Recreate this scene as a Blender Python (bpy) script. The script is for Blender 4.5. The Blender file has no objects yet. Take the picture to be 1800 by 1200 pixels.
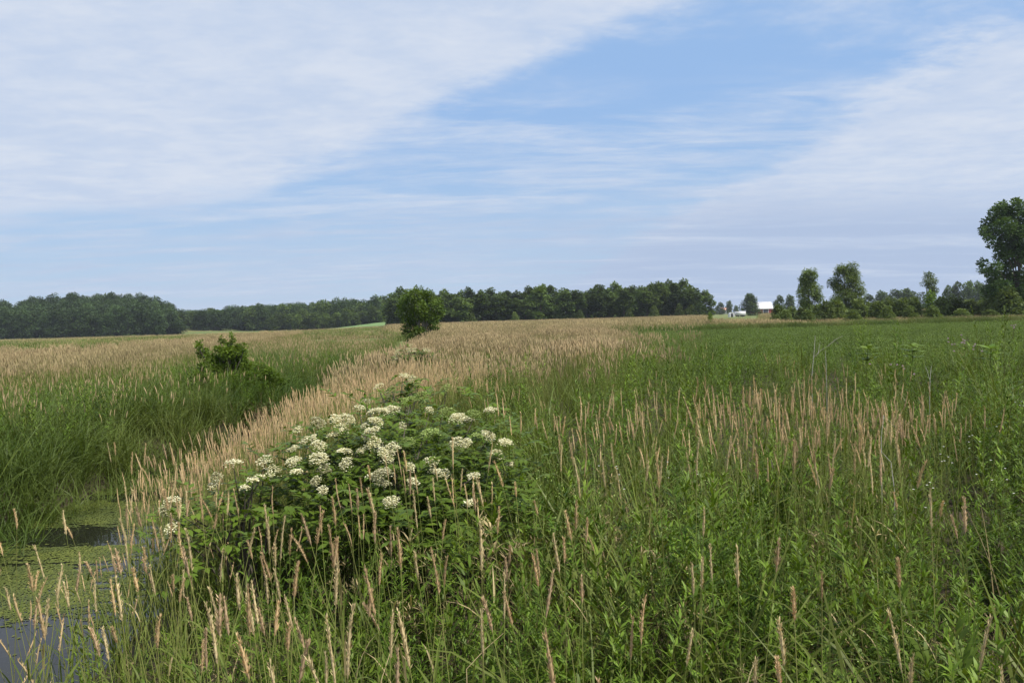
import bpy, math, random
import numpy as np
from mathutils import Vector, Matrix, noise as mnoise

random.seed(7)
R = np.random.default_rng(11)
scene = bpy.context.scene
COL = scene.collection
PI = math.pi
rad = math.radians

# ------------------------------------------------------------------ camera
CAM_H = 2.2
F = 1300.0
cam_d = bpy.data.cameras.new("camera")
cam = bpy.data.objects.new("camera", cam_d)
COL.objects.link(cam)
cam_d.sensor_width = 36.0
cam_d.lens = 26.0
cam_d.clip_end = 20000
cam_d.clip_start = 0.05
CM = Matrix.Rotation(rad(90 - 1.83), 4, 'X') @ Matrix.Rotation(rad(-1.62), 4, 'Z')
cam.matrix_world = Matrix.Translation((0, 0, CAM_H)) @ CM
scene.camera = cam
C3 = CM.to_3x3()


def ray(px, py):
    return C3 @ Vector(((px - 900) / F, -(py - 600) / F, -1))


def at(px, py, d):
    r = ray(px, py)
    return Vector((0, 0, CAM_H)) + r * (d / r.y)


def at_z(px, py, z):
    r = ray(px, py)
    return Vector((0, 0, CAM_H)) + r * ((z - CAM_H) / r.z)


def hor(px):
    return 584.0 - 0.0283 * px


# ------------------------------------------------------------------ helpers
def tag(o, label=None, cat=None, group=None, kind=None):
    if label: o['label'] = label
    if cat: o['category'] = cat
    if group: o['group'] = group
    if kind: o['kind'] = kind
    return o


def empty(name, loc, label, cat, group=None, rz=0.0):
    o = bpy.data.objects.new(name, None)
    COL.objects.link(o)
    o.location = loc
    o.rotation_euler = (0, 0, rz)
    o.empty_display_size = 0.2
    return tag(o, label, cat, group)


class Acc:
    """collects quads; builds them as one mesh"""
    def __init__(s):
        s.V = []; s.Fc = []; s.r = []; s.m = []; s.n = 0

    def add(s, V, Fq, rnd, mat=0):
        V = np.asarray(V, dtype=np.float32).reshape(-1, 3)
        Fq = np.asarray(Fq, dtype=np.int32).reshape(-1, 4)
        s.V.append(V); s.Fc.append(Fq + s.n)
        s.r.append(np.broadcast_to(np.asarray(rnd, dtype=np.float32), (len(V),)).copy())
        s.m.append(np.full(len(Fq), mat, dtype=np.int32))
        s.n += len(V)
        return s

    def box(s, x0, x1, y0, y1, z0, z1, rnd=.5, mat=0):
        V = [(x, y, z) for z in (z0, z1) for x, y in ((x0, y0), (x1, y0), (x1, y1), (x0, y1))]
        return s.add(V, [(0, 3, 2, 1), (4, 5, 6, 7), (0, 1, 5, 4), (1, 2, 6, 5), (2, 3, 7, 6), (3, 0, 4, 7)], rnd, mat)

    def mesh(s, name, mats, smooth=False):
        me = bpy.data.meshes.new(name)
        V = np.concatenate(s.V); Fq = np.concatenate(s.Fc); r = np.concatenate(s.r); m = np.concatenate(s.m)
        me.vertices.add(len(V)); me.vertices.foreach_set("co", V.ravel())
        me.loops.add(len(Fq) * 4); me.loops.foreach_set("vertex_index", Fq.ravel())
        me.polygons.add(len(Fq))
        me.polygons.foreach_set("loop_start", np.arange(0, len(Fq) * 4, 4, dtype=np.int32))
        me.polygons.foreach_set("material_index", m)
        if smooth:
            me.polygons.foreach_set("use_smooth", np.ones(len(Fq), dtype=bool))
        a = me.attributes.new("rnd", 'FLOAT', 'POINT')
        a.data.foreach_set("value", r)
        for mt in (mats if isinstance(mats, (list, tuple)) else [mats]):
            me.materials.append(mt)
        me.update(calc_edges=True)
        me.validate()
        return me

    def obj(s, name, mats, parent=None, smooth=False, loc=None):
        o = bpy.data.objects.new(name, s.mesh(name, mats, smooth))
        COL.objects.link(o)
        if parent: o.parent = parent
        if loc is not None: o.location = loc
        return o


def arr(v, n):
    return np.broadcast_to(np.asarray(v, dtype=np.float64), (n,))


def path(P, az, th, curl, L, S):
    P = np.asarray(P, dtype=np.float64).reshape(-1, 3); n = len(P)
    az = arr(az, n); th = arr(th, n); curl = arr(curl, n); L = arr(L, n)
    tm = (np.arange(S) + .5) / S
    T = th[:, None] + curl[:, None] * tm[None, :] ** 1.4
    st, ct = np.sin(T), np.cos(T)
    seg = np.stack([st * np.cos(az)[:, None], st * np.sin(az)[:, None], ct], -1) * (L / S)[:, None, None]
    pts = np.concatenate([P[:, None, :], P[:, None, :] + np.cumsum(seg, 1)], 1)
    Tn = th[:, None] + curl[:, None] * (np.linspace(0, 1, S + 1)[None, :] ** 1.4)
    sn, cn = np.sin(Tn), np.cos(Tn)
    tan = np.stack([sn * np.cos(az)[:, None], sn * np.sin(az)[:, None], cn], -1)
    side = np.stack([-np.sin(az), np.cos(az), np.zeros(n)], -1)[:, None, :].repeat(S + 1, 1)
    nor = np.cross(tan, side)
    return pts, tan, side, nor


def ribbons(P, az, th, curl, L, W, prof, roll=0.0):
    """leaf blades: flat strips that curve away from their root"""
    S = len(prof) - 1
    pts, tan, side, nor = path(P, az, th, curl, L, S)
    n = len(pts)
    roll = arr(roll, n)[:, None, None]
    W = arr(W, n)[:, None, None]
    sd = side * np.cos(roll) + nor * np.sin(roll)
    pr = np.asarray(prof)[None, :, None]
    V = np.stack([pts - sd * W * pr * .5, pts + sd * W * pr * .5], 2)      # n,S+1,2,3
    k = np.arange(S)
    q = np.stack([2 * k, 2 * k + 1, 2 * k + 3, 2 * k + 2], -1)
    Fq = (np.arange(n) * (S + 1) * 2)[:, None, None] + q[None]
    return V.reshape(-1, 3), Fq.reshape(-1, 4), (S + 1) * 2, pts


def tubes(P, az, th, curl, L, rads, K=3):
    S = len(rads) - 1
    pts, tan, side, nor = path(P, az, th, curl, L, S)
    return tube_pts(pts, side, nor, rads, K), pts


def tube_pts(pts, side, nor, rads, K):
    n, S1 = pts.shape[:2]
    a = np.arange(K) * 2 * PI / K
    rr = np.broadcast_to(np.asarray(rads, dtype=np.float64), (n, S1))[:, :, None, None]
    V = pts[:, :, None, :] + rr * (side[:, :, None, :] * np.cos(a)[None, None, :, None] + nor[:, :, None, :] * np.sin(a)[None, None, :, None])
    j = np.arange(K)
    fs = []
    for s_ in range(S1 - 1):
        fs.append(np.stack([s_ * K + j, s_ * K + (j + 1) % K, (s_ + 1) * K + (j + 1) % K, (s_ + 1) * K + j], -1))
    q = np.concatenate(fs)
    Fq = (np.arange(n) * S1 * K)[:, None, None] + q[None]
    return V.reshape(-1, 3), Fq.reshape(-1, 4), S1 * K


def poly_tube(pts, rads, K=5):
    pts = np.asarray(pts, dtype=np.float64)[None]
    t = np.gradient(pts[0], axis=0)
    t /= np.linalg.norm(t, axis=1)[:, None] + 1e-9
    up = np.array([0.31, 0.17, 0.93]); 
    if abs(t[0] @ up) > .9: up = np.array([1.0, 0.2, 0])
    side = np.cross(t, up); side /= np.linalg.norm(side, axis=1)[:, None] + 1e-9
    nor = np.cross(t, side)
    V, Fq, k = tube_pts(pts, side[None], nor[None], rads, K)
    return V, Fq


def per(n, k, lo=0.0, hi=1.0):
    return np.repeat(R.uniform(lo, hi, n), k)


GB = [1, .95, .8, .55, .06]      # grass blade
LF = [.15, 1, .6, .04]           # lanceolate leaf
LF2 = [.15, 1, .05]              # small leaf


# ------------------------------------------------------------------ materials
def nt(m):
    m.use_nodes = True
    t = m.node_tree
    t.nodes.clear()
    return t


def leaf_mat(name, ca, cb, cc=None, trans=.3, rough=.55, pscale=.35, vary=.25, tcol=1.0, spec=.14):
    """colour from per-leaf random value, per-plant random value and broad patches in the stand"""
    m = bpy.data.materials.new(name); t = nt(m); N = t.nodes; L = t.links
    at_ = N.new('ShaderNodeAttribute'); at_.attribute_name = 'rnd'
    mix = N.new('ShaderNodeMix'); mix.data_type = 'RGBA'
    L.new(at_.outputs['Fac'], mix.inputs[0]); mix.inputs[6].default_value = (*ca, 1); mix.inputs[7].default_value = (*cb, 1)
    col = mix.outputs[2]
    if cc:
        g = N.new('ShaderNodeNewGeometry'); nz = N.new('ShaderNodeTexNoise'); nz.inputs['Scale'].default_value = pscale; nz.inputs['Detail'].default_value = 3
        L.new(g.outputs['Position'], nz.inputs['Vector'])
        mr = N.new('ShaderNodeMapRange'); mr.inputs[1].default_value = .42; mr.inputs[2].default_value = .62
        L.new(nz.outputs['Fac'], mr.inputs[0])
        m2 = N.new('ShaderNodeMix'); m2.data_type = 'RGBA'
        L.new(mr.outputs[0], m2.inputs[0]); L.new(col, m2.inputs[6]); m2.inputs[7].default_value = (*cc, 1)
        ml = N.new('ShaderNodeMath'); ml.operation = 'MULTIPLY'; ml.inputs[1].default_value = .7
        L.new(mr.outputs[0], ml.inputs[0]); L.new(ml.outputs[0], m2.inputs[0])
        col = m2.outputs[2]
    oi = N.new('ShaderNodeObjectInfo')
    mr2 = N.new('ShaderNodeMapRange'); mr2.inputs[3].default_value = 1 - vary; mr2.inputs[4].default_value = 1 + vary
    L.new(oi.outputs['Random'], mr2.inputs[0])
    hsv = N.new('ShaderNodeHueSaturation'); L.new(mr2.outputs[0], hsv.inputs['Value']); L.new(col, hsv.inputs['Color'])
    p = N.new('ShaderNodeBsdfPrincipled'); p.inputs['Roughness'].default_value = rough
    p.inputs['Specular IOR Level'].default_value = spec
    L.new(hsv.outputs[0], p.inputs['Base Color'])
    out = N.new('ShaderNodeOutputMaterial')
    if trans > 0:
        tr = N.new('ShaderNodeBsdfTranslucent')
        tm = N.new('ShaderNodeMix'); tm.data_type = 'RGBA'; tm.blend_type = 'MULTIPLY'; tm.inputs[0].default_value = 1
        tm.inputs[7].default_value = (1.35 * tcol, 1.3 * tcol, .55 * tcol, 1)
        L.new(hsv.outputs[0], tm.inputs[6]); L.new(tm.outputs[2], tr.inputs['Color'])
        ms = N.new('ShaderNodeMixShader'); ms.inputs[0].default_value = trans
        L.new(p.outputs[0], ms.inputs[1]); L.new(tr.outputs[0], ms.inputs[2]); L.new(ms.outputs[0], out.inputs[0])
    else:
        L.new(p.outputs[0], out.inputs[0])
    return m


def solid_mat(name, ca, cb=None, rough=.7, scale=3.0, spec=.3, metallic=0):
    m = bpy.data.materials.new(name); t = nt(m); N = t.nodes; L = t.links
    p = N.new('ShaderNodeBsdfPrincipled'); p.inputs['Roughness'].default_value = rough
    p.inputs['Specular IOR Level'].default_value = spec; p.inputs['Metallic'].default_value = metallic
    out = N.new('ShaderNodeOutputMaterial'); L.new(p.outputs[0], out.inputs[0])
    if cb:
        tc = N.new('ShaderNodeTexCoord'); nz = N.new('ShaderNodeTexNoise'); nz.inputs['Scale'].default_value = scale; nz.inputs['Detail'].default_value = 6
        L.new(tc.outputs['Object'], nz.inputs['Vector'])
        mr = N.new('ShaderNodeMapRange'); mr.inputs[1].default_value = .35; mr.inputs[2].default_value = .65; L.new(nz.outputs['Fac'], mr.inputs[0])
        mx = N.new('ShaderNodeMix'); mx.data_type = 'RGBA'; mx.inputs[6].default_value = (*ca, 1); mx.inputs[7].default_value = (*cb, 1)
        L.new(mr.outputs[0], mx.inputs[0]); L.new(mx.outputs[2], p.inputs['Base Color'])
    else:
        p.inputs['Base Color'].default_value = (*ca, 1)
    return m


M = {}
M['grass'] = leaf_mat('grass_blade', (.076, .118, .018), (.15, .20, .038), (.145, .165, .04), .25, .42, .3)
M['bank_grass'] = leaf_mat('bank_grass_blade', (.052, .095, .016), (.105, .16, .032), (.12, .145, .034), .25, .42, .25)
M['forb'] = leaf_mat('forb_leaf', (.05, .104, .010), (.122, .202, .021), (.125, .185, .024), .2, .45, .5, .4)
M['forb_pale'] = leaf_mat('pale_forb_leaf', (.088, .148, .016), (.175, .25, .034), (.115, .178, .022), .22, .45, .5, .35)
M['forb_stem'] = leaf_mat('forb_stem', (.09, .115, .025), (.14, .14, .045), None, 0)
M['reed_stem'] = leaf_mat('reed_stem', (.17, .20, .05), (.25, .25, .08), None, 0)
M['seed'] = leaf_mat('seed_head', (.48, .345, .17), (.68, .53, .29), (.52, .36, .20), .1, .8, .6, .25, .75, .1)
M['seed_pale'] = leaf_mat('pale_seed_head', (.54, .43, .22), (.72, .60, .35), (.56, .45, .25), .1, .8, .6, .15, .75, .1)
M['seed_pink'] = leaf_mat('pinkish_seed_head', (.44, .31, .18), (.58, .43, .26), (.48, .35, .21), .1, .8, .6, .2, .75, .1)
M['seed_far'] = leaf_mat('distant_seed_head', (.36, .265, .14), (.53, .405, .23), (.29, .25, .12), .1, .8, .1, .25, .8, .1)
M['dry'] = leaf_mat('dry_leaf', (.33, .26, .13), (.46, .37, .2), None, .2, .7)
M['elder_leaf'] = leaf_mat('elder_leaf', (.07, .125, .014), (.15, .22, .028), (.12, .19, .025), .24, .42, 1.2, .3)
M['floret'] = leaf_mat('floret', (.72, .69, .44), (.83, .80, .57), None, .1, .7, vary=.05, spec=.1)
M['floret_green'] = leaf_mat('floret_bud', (.28, .38, .11), (.40, .48, .17), None, .15, .7, vary=.1, spec=.1)
M['floret_tan'] = leaf_mat('faded_floret', (.42, .40, .22), (.62, .60, .40), None, .12, .7, vary=.1, spec=.1)
M['crop'] = leaf_mat('crop_leaf', (.095, .15, .034), (.15, .21, .05), (.12, .18, .046), .28, .5, .12)
M['meadow'] = leaf_mat('meadow_blade', (.12, .165, .04), (.20, .22, .07), (.12, .17, .04), .25, .6, .05)
M['strip'] = leaf_mat('strip_blade', (.07, .12, .026), (.12, .175, .04), (.14, .15, .05), .25, .6, .12)
M['wood_dark'] = leaf_mat('dark_tree_leaf', (.046, .08, .020), (.092, .135, .032), (.074, .112, .028), .22, .6, .06, .3)
M['wood_mid'] = leaf_mat('mid_tree_leaf', (.064, .108, .022), (.125, .175, .036), (.085, .132, .03), .22, .6, .06, .3)
M['lone_leaf'] = leaf_mat('lone_tree_leaf', (.062, .11, .018), (.125, .18, .03), None, .25, .5)
M['poplar_leaf'] = leaf_mat('poplar_leaf', (.052, .098, .03), (.095, .145, .045), None, .22, .4)
M['willow_leaf'] = leaf_mat('willow_leaf', (.085, .135, .034), (.155, .20, .055), None, .3, .5)
M['shrub_leaf'] = leaf_mat('shrub_leaf', (.085, .125, .032), (.145, .19, .052), (.11, .15, .045), .25, .55, .1, .3)
M['bright_leaf'] = leaf_mat('bright_leaf', (.09, .16, .02), (.165, .25, .035), None, .3, .5)
M['vine_leaf'] = leaf_mat('vine_leaf', (.09, .155, .02), (.17, .25, .036), None, .3, .5)
M['thatch'] = leaf_mat('dead_twig', (.10, .065, .04), (.19, .13, .08), None, 0, .9)
M['bark'] = solid_mat('bark', (.085, .07, .055), (.14, .12, .095), .9, 4)
M['pale_bark'] = solid_mat('pale_bark', (.22, .20, .17), (.32, .30, .27), .9, 4)
M['dead_stem'] = solid_mat('bleached_stem', (.20, .185, .16), (.29, .27, .24), .8, 20)
M['lilac'] = leaf_mat('lilac_petal', (.42, .28, .45), (.60, .46, .62), None, .2, .7, vary=.05)
M['white_petal'] = leaf_mat('white_petal', (.72, .72, .75), (.85, .85, .86), None, .1, .7, vary=.03)
M['yellow'] = leaf_mat('yellow_centre', (.55, .40, .05), (.65, .5, .08), None, 0, .7)
M['barn_red'] = solid_mat('barn_paint', (.26, .035, .03), (.33, .05, .04), .7, .8)
M['barn_roof'] = solid_mat('barn_roofing', (.60, .60, .61), (.68, .68, .69), .5, .5)
M['white_paint'] = solid_mat('white_paint', (.58, .58, .59), (.66, .66, .67), .5, .6)
M['dark_open'] = solid_mat('door_wood', (.05, .05, .055), (.08, .08, .09), .8, 2)
M['rubber'] = solid_mat('tyre_rubber', (.03, .03, .03), None, .8)
M['orange_roof'] = solid_mat('roof_tile', (.50, .26, .19), (.58, .34, .26), .8, 1)
M['glass'] = solid_mat('window_glass', (.04, .05, .06), None, .1, 1, .5)


# ------------------------------------------------------------------ terrain
def smooth(a, b, x):
    t = np.clip((x - a) / (b - a), 0, 1)
    return t * t * (3 - 2 * t)


DY = np.arange(-60, 130, .5)
DX = np.interp(DY, [-60, 0, 7, 11, 14, 18, 25, 36, 50, 85, 130], [-4.0, -4.5, -5.0, -5.25, -5.25, -5.1, -4.95, -5.6, -7.4, -11, -14])
DX = np.convolve(np.pad(DX, 8, mode='edge'), np.ones(17) / 17, 'valid')


def ditch_c(y):
    return np.interp(y, DY, DX)


HW = 1.5                                     # half width of the water near the road


def bank_s(x, y):
    """distance from the middle of the ditch, scaled so that the water's edge stays at HW while the ditch narrows"""
    y = np.asarray(y, dtype=np.float64)
    return (x - ditch_c(y)) * 1.5 / (1.5 - .65 * smooth(11, 21, y))


WATER_Z = -.45


def ground_z(x, y):
    x = np.asarray(x, dtype=np.float64); y = np.asarray(y, dtype=np.float64)
    s = bank_s(x, y)
    a = np.abs(s)
    wig = .12 * np.sin(y * 1.3 + np.sign(s)) + .08 * np.sin(y * 3.1)
    prof = -.9 * (1 - smooth(.9, 2.5, a + wig))
    prof = prof * (1 - smooth(95, 120, y))
    z = prof
    z = z - 1.6 * smooth(90, 330, y) * smooth(-25, -110, x)
    z = z + 9.5 * np.exp(-(((x + 262) / 78) ** 2 + ((y - 450) / 48) ** 2))     # wooded knoll
    z = z + 8.0 * np.exp(-(((x + 190) / 200) ** 2 + ((y - 720) / 110) ** 2))
    z = z + 2.6 * np.exp(-(((x + 62) / 26) ** 2 + ((y - 400) / 50) ** 2))
    z = z + .05 * np.sin(x * .7 + y * .31) * (1 - smooth(1.0, 3.2, a) * 0) * smooth(3, 5, a)
    return z


def gz(x, y):
    return float(ground_z(x, y))


sv = np.concatenate([-np.geomspace(2600, 6, 46), np.linspace(-5.6, 5.6, 57), np.geomspace(6, 2600, 46)])
yv = np.concatenate([np.linspace(-60, 0, 13), np.linspace(.4, 40, 100), np.geomspace(41, 3200, 90)])
Sg, Yg = np.meshgrid(sv, yv)
Xg = Sg + ditch_c(Yg)
Zg = ground_z(Xg, Yg)
nx, ny = len(sv), len(yv)
idx = np.arange(nx * ny).reshape(ny, nx)
q = np.stack([idx[:-1, :-1], idx[:-1, 1:], idx[1:, 1:], idx[1:, :-1]], -1).reshape(-1, 4)
ga = Acc(); ga.add(np.stack([Xg, Yg, Zg], -1), q, .5)

gm = bpy.data.materials.new('ground_soil'); t = nt(gm); N = t.nodes; L = t.links
geo = N.new('ShaderNodeNewGeometry')
n1 = N.new('ShaderNodeTexNoise'); n1.inputs['Scale'].default_value = .035; n1.inputs['Detail'].default_value = 6
n2 = N.new('ShaderNodeTexNoise'); n2.inputs['Scale'].default_value = 4; n2.inputs['Detail'].default_value = 8
L.new(geo.outputs['Position'], n1.inputs['Vector']); L.new(geo.outputs['Position'], n2.inputs['Vector'])
sp = N.new('ShaderNodeSeparateXYZ'); L.new(geo.outputs['Position'], sp.inputs[0])
far = N.new('ShaderNodeMapRange'); far.inputs[1].default_value = 45; far.inputs[2].default_value = 75; L.new(sp.outputs[1], far.inputs[0])
mud = N.new('ShaderNodeMix'); mud.data_type = 'RGBA'; L.new(n2.outputs['Fac'], mud.inputs[0])
mud.inputs[6].default_value = (.035, .028, .018, 1); mud.inputs[7].default_value = (.085, .07, .045, 1)
gr = N.new('ShaderNodeMix'); gr.data_type = 'RGBA'
rmp = N.new('ShaderNodeMapRange'); rmp.inputs[1].default_value = .4; rmp.inputs[2].default_value = .6; L.new(n1.outputs['Fac'], rmp.inputs[0]); L.new(rmp.outputs[0], gr.inputs[0])
gr.inputs[6].default_value = (.10, .155, .045, 1); gr.inputs[7].default_value = (.19, .19, .075, 1)
mx = N.new('ShaderNodeMix'); mx.data_type = 'RGBA'; L.new(far.outputs[0], mx.inputs[0]); L.new(mud.outputs[2], mx.inputs[6]); L.new(gr.outputs[2], mx.inputs[7])
p = N.new('ShaderNodeBsdfPrincipled'); p.inputs['Roughness'].default_value = .95; p.inputs['Specular IOR Level'].default_value = .1
L.new(mx.outputs[2], p.inputs['Base Color'])
bp = N.new('ShaderNodeBump'); bp.inputs['Strength'].default_value = .6; bp.inputs['Distance'].default_value = .05; L.new(n2.outputs['Fac'], bp.inputs['Height']); L.new(bp.outputs[0], p.inputs['Normal'])
o_ = N.new('ShaderNodeOutputMaterial'); L.new(p.outputs[0], o_.inputs[0])
tag(ga.obj('ground', gm, smooth=True), 'flat marshy ground under the meadows with a ditch cut through it', 'ground', kind='structure')

# water in the ditch
wm = bpy.data.materials.new('ditch_water'); t = nt(wm); N = t.nodes; L = t.links
p = N.new('ShaderNodeBsdfPrincipled'); p.inputs['Base Color'].default_value = (.012, .012, .01, 1); p.inputs['Roughness'].default_value = .03
p.inputs['IOR'].default_value = 1.33
tc = N.new('ShaderNodeNewGeometry'); nz = N.new('ShaderNodeTexNoise'); nz.inputs['Scale'].default_value = 5; nz.inputs['Detail'].default_value = 2
L.new(tc.outputs['Position'], nz.inputs['Vector'])
bp = N.new('ShaderNodeBump'); bp.inputs['Strength'].default_value = .08; bp.inputs['Distance'].default_value = .02; L.new(nz.outputs['Fac'], bp.inputs['Height']); L.new(bp.outputs[0], p.inputs['Normal'])
o_ = N.new('ShaderNodeOutputMaterial'); L.new(p.outputs[0], o_.inputs[0])
wy = np.linspace(-20, 110, 131); ws = np.linspace(-2.4, 2.4, 5)
WS, WY = np.meshgrid(ws, wy); WX = WS + ditch_c(WY)
idx = np.arange(WS.size).reshape(WS.shape)
q = np.stack([idx[:-1, :-1], idx[:-1, 1:], idx[1:, 1:], idx[1:, :-1]], -1).reshape(-1, 4)
wa = Acc(); wa.add(np.stack([WX, WY, np.full_like(WX, WATER_Z)], -1), q, .5)
tag(wa.obj('water', wm), 'dark still water in the ditch reflecting the sky', 'water', kind='structure')

# duckweed: many small ragged scales floating on the water
dm = leaf_mat('duckweed', (.062, .08, .014), (.125, .14, .028), (.045, .06, .018), 0, .6, 1.6)


def vnoise(x, y, sx, sy, ox=0.0, octs=4):
    out = np.empty(len(x))
    for i in range(len(x)):
        out[i] = mnoise.fractal(Vector((x[i] * sx + ox, y[i] * sy, ox)), 1.0, 2.0, octs)
    return out


cells = []
for (ya, yb, c) in ((4.5, 12, .024), (12, 22, .05), (22, 60, .14)):
    yy = np.arange(ya, yb, c); ss = np.arange(-1.95, 1.95, c)
    A, B = np.meshgrid(ss, yy)
    A = A.ravel() + R.uniform(-.4, .4, A.size) * c; B = B.ravel() + R.uniform(-.4, .4, B.size) * c
    wx = A + ditch_c(B)
    nv = vnoise(wx, B, .5, 1.4, 3.3) + .6 * vnoise(wx, B, 4, 13, 8.1, 4)
    # open, clear water near the right bank close to the road and in bands across
    bias = .24 - .5 * smooth(.1, 1.0, A) * (1 - smooth(8.5, 10.5, B)) - .22 * smooth(7.6, 6.0, B)
    bias = bias - .5 * np.exp(-((B - 9.3 + .25 * A) / .42) ** 2) - .35 * np.exp(-((B - 11.6) / .3) ** 2)
    keep = (nv + bias > 0) | ((nv + bias > -.4) & (R.uniform(0, 1, len(nv)) < .07))
    cells.append((wx[keep], B[keep], c))
da = Acc()
for wx, wyy, c in cells:
    n = len(wx)
    ang = R.uniform(0, PI, n)
    V = []
    for k in range(4):
        a = ang + k * PI / 2
        r_ = c * R.uniform(.45, .95, n)
        V.append(np.stack([wx + r_ * np.cos(a), wyy + r_ * np.sin(a), WATER_Z + .004 + R.uniform(0, .003, n)], -1))
    V = np.stack(V, 1).reshape(-1, 3)
    da.add(V, np.arange(n * 4).reshape(-1, 4), np.repeat(R.uniform(0, 1, n), 4))
tag(da.obj('duckweed', dm), 'yellow green duckweed floating in ragged mats on the ditch', 'duckweed', kind='stuff')


# ------------------------------------------------------------------ scattering of uncountable plants
def source(acc, name, mats, smooth=False):
    return bpy.data.objects.new(name, acc.mesh(name, mats, smooth))      # not linked: only a source


def scatter(name, srcs, X, Y, rot, scl, label, cat, z=None, idx=None, stretch=None):
    n = len(X)
    if n == 0: return
    Z = ground_z(X, Y) if z is None else z
    me = bpy.data.meshes.new(name)
    me.vertices.add(n)
    me.vertices.foreach_set("co", np.stack([X, Y, Z - .01], -1).astype(np.float32).ravel())
    a = me.attributes.new("rot", 'FLOAT_VECTOR', 'POINT'); a.data.foreach_set("vector", np.asarray(rot, dtype=np.float32).ravel())
    sc = np.asarray(scl, dtype=np.float32)
    if sc.ndim == 1: sc = np.repeat(sc[:, None], 3, 1)
    a = me.attributes.new("scl", 'FLOAT_VECTOR', 'POINT'); a.data.foreach_set("vector", sc.ravel())
    a = me.attributes.new("idx", 'INT', 'POINT')
    a.data.foreach_set("value", (R.integers(0, len(srcs), n) if idx is None else idx).astype(np.int32))
    ob = bpy.data.objects.new(name, me); COL.objects.link(ob)
    g = bpy.data.node_groups.new(name + "_scatter", 'GeometryNodeTree')
    g.interface.new_socket("Geometry", in_out='INPUT', socket_type='NodeSocketGeometry')
    g.interface.new_socket("Geometry", in_out='OUTPUT', socket_type='NodeSocketGeometry')
    gi = g.nodes.new('NodeGroupInput'); go = g.nodes.new('NodeGroupOutput')
    g2i = g.nodes.new('GeometryNodeGeometryToInstance')
    for s in srcs:
        oi = g.nodes.new('GeometryNodeObjectInfo'); oi.inputs['Object'].default_value = s
        g.links.new(oi.outputs['Geometry'], g2i.inputs[0])
    iop = g.nodes.new('GeometryNodeInstanceOnPoints')
    iop.inputs['Pick Instance'].default_value = True

    def na(nm, ty):
        k = g.nodes.new('GeometryNodeInputNamedAttribute'); k.data_type = ty; k.inputs['Name'].default_value = nm
        return k.outputs[0]
    e2r = g.nodes.new('FunctionNodeEulerToRotation')
    g.links.new(na('rot', 'FLOAT_VECTOR'), e2r.inputs[0])
    g.links.new(gi.outputs[0], iop.inputs['Points'])
    g.links.new(g2i.outputs[0], iop.inputs['Instance'])
    g.links.new(na('idx', 'INT'), iop.inputs['Instance Index'])
    g.links.new(e2r.outputs[0], iop.inputs['Rotation'])
    g.links.new(na('scl', 'FLOAT_VECTOR'), iop.inputs['Scale'])
    g.links.new(iop.outputs[0], go.inputs[0])
    md = ob.modifiers.new("scatter", 'NODES'); md.node_group = g
    return tag(ob, label, cat, kind='stuff')


def rrot(n, tilt=.12, lean=0.0):
    r = np.zeros((n, 3))
    r[:, 0] = R.normal(0, tilt, n)
    r[:, 1] = R.normal(0, tilt, n) - lean
    r[:, 2] = R.uniform(0, 2 * PI, n) if lean == 0 else R.uniform(-.9, .9, n)
    return r


def pts_in(x0, x1, y0, y1, dens):
    n = int((x1 - x0) * (y1 - y0) * dens)
    return R.uniform(x0, x1, n), R.uniform(y0, y1, n)


def in_view(X, Y, m=1.5):
    return np.abs(X) < Y * .72 + m


def fnoise(X, Y, s, ox):
    return np.array([mnoise.noise(Vector((x * s + ox, y * s, ox))) for x, y in zip(X, Y)])


# ---- sources
def reed_parts(rng_h=1.45, spk=70, head=.16, K=4, leaves=3, lean=.05, curlh=.1, open_=.0):
    """one seed-headed stalk -> (stem acc, head acc, [leaf accs])"""
    az = R.uniform(0, 2 * PI); th = abs(R.normal(0, lean))
    cu = R.uniform(0, .12)
    st = Acc()
    (V, Fq, k), pts = tubes([[0, 0, 0]], az, th, cu, rng_h - head, [.0028, .0026, .0022, .0018, .0014], 4)
    st.add(V, Fq, R.uniform(0, 1))
    tip = pts[0, -1]
    hd = Acc()
    S = 7
    rads = np.array([.0012, .0042, .0052, .005, .0044, .0036, .0024, .0006]) * R.uniform(.8, 1.15)
    thh = th + cu
    (V, Fq, k), hp = tubes([tip], az, thh, curlh, head, rads, 5)
    hd.add(V, Fq, .3)
    tt = R.uniform(0.0, 1, spk)
    f = tt * S; i = np.minimum(f.astype(int), S - 1)
    P = hp[0][i] + (hp[0][i + 1] - hp[0][i]) * (f - i)[:, None]
    a2 = R.uniform(0, 2 * PI, spk)
    wid = .006 + open_ * (1 - tt)
    P2 = P + np.stack([np.cos(a2), np.sin(a2), np.zeros(spk)], -1) * (rads[i] * .7)[:, None]
    V, Fq, k, _ = ribbons(P2, a2, R.uniform(.25, .75, spk) + open_ * 14 * (1 - tt), R.uniform(-.5, .1, spk), R.uniform(.011, .019, spk) + open_ * (1 - tt), R.uniform(.0028, .0046, spk), LF2, R.uniform(-.6, .6, spk))
    hd.add(V, Fq, per(spk, k))
    lv = []
    for j in range(leaves):
        la = Acc()
        h = R.uniform(.18, .72)
        fi = h * 4; ii = int(fi)
        p0 = pts[0, ii] + (pts[0, min(ii + 1, 4)] - pts[0, ii]) * (fi - ii)
        V, Fq, k, _ = ribbons([p0], R.uniform(0, 2 * PI), R.uniform(.3, .7), R.uniform(.3, 1.3), R.uniform(.16, .3), R.uniform(.008, .013), GB, R.uniform(-.3, .3))
        la.add(V, Fq, R.uniform(0, 1)); lv.append(la)
    return st, hd, lv


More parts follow.
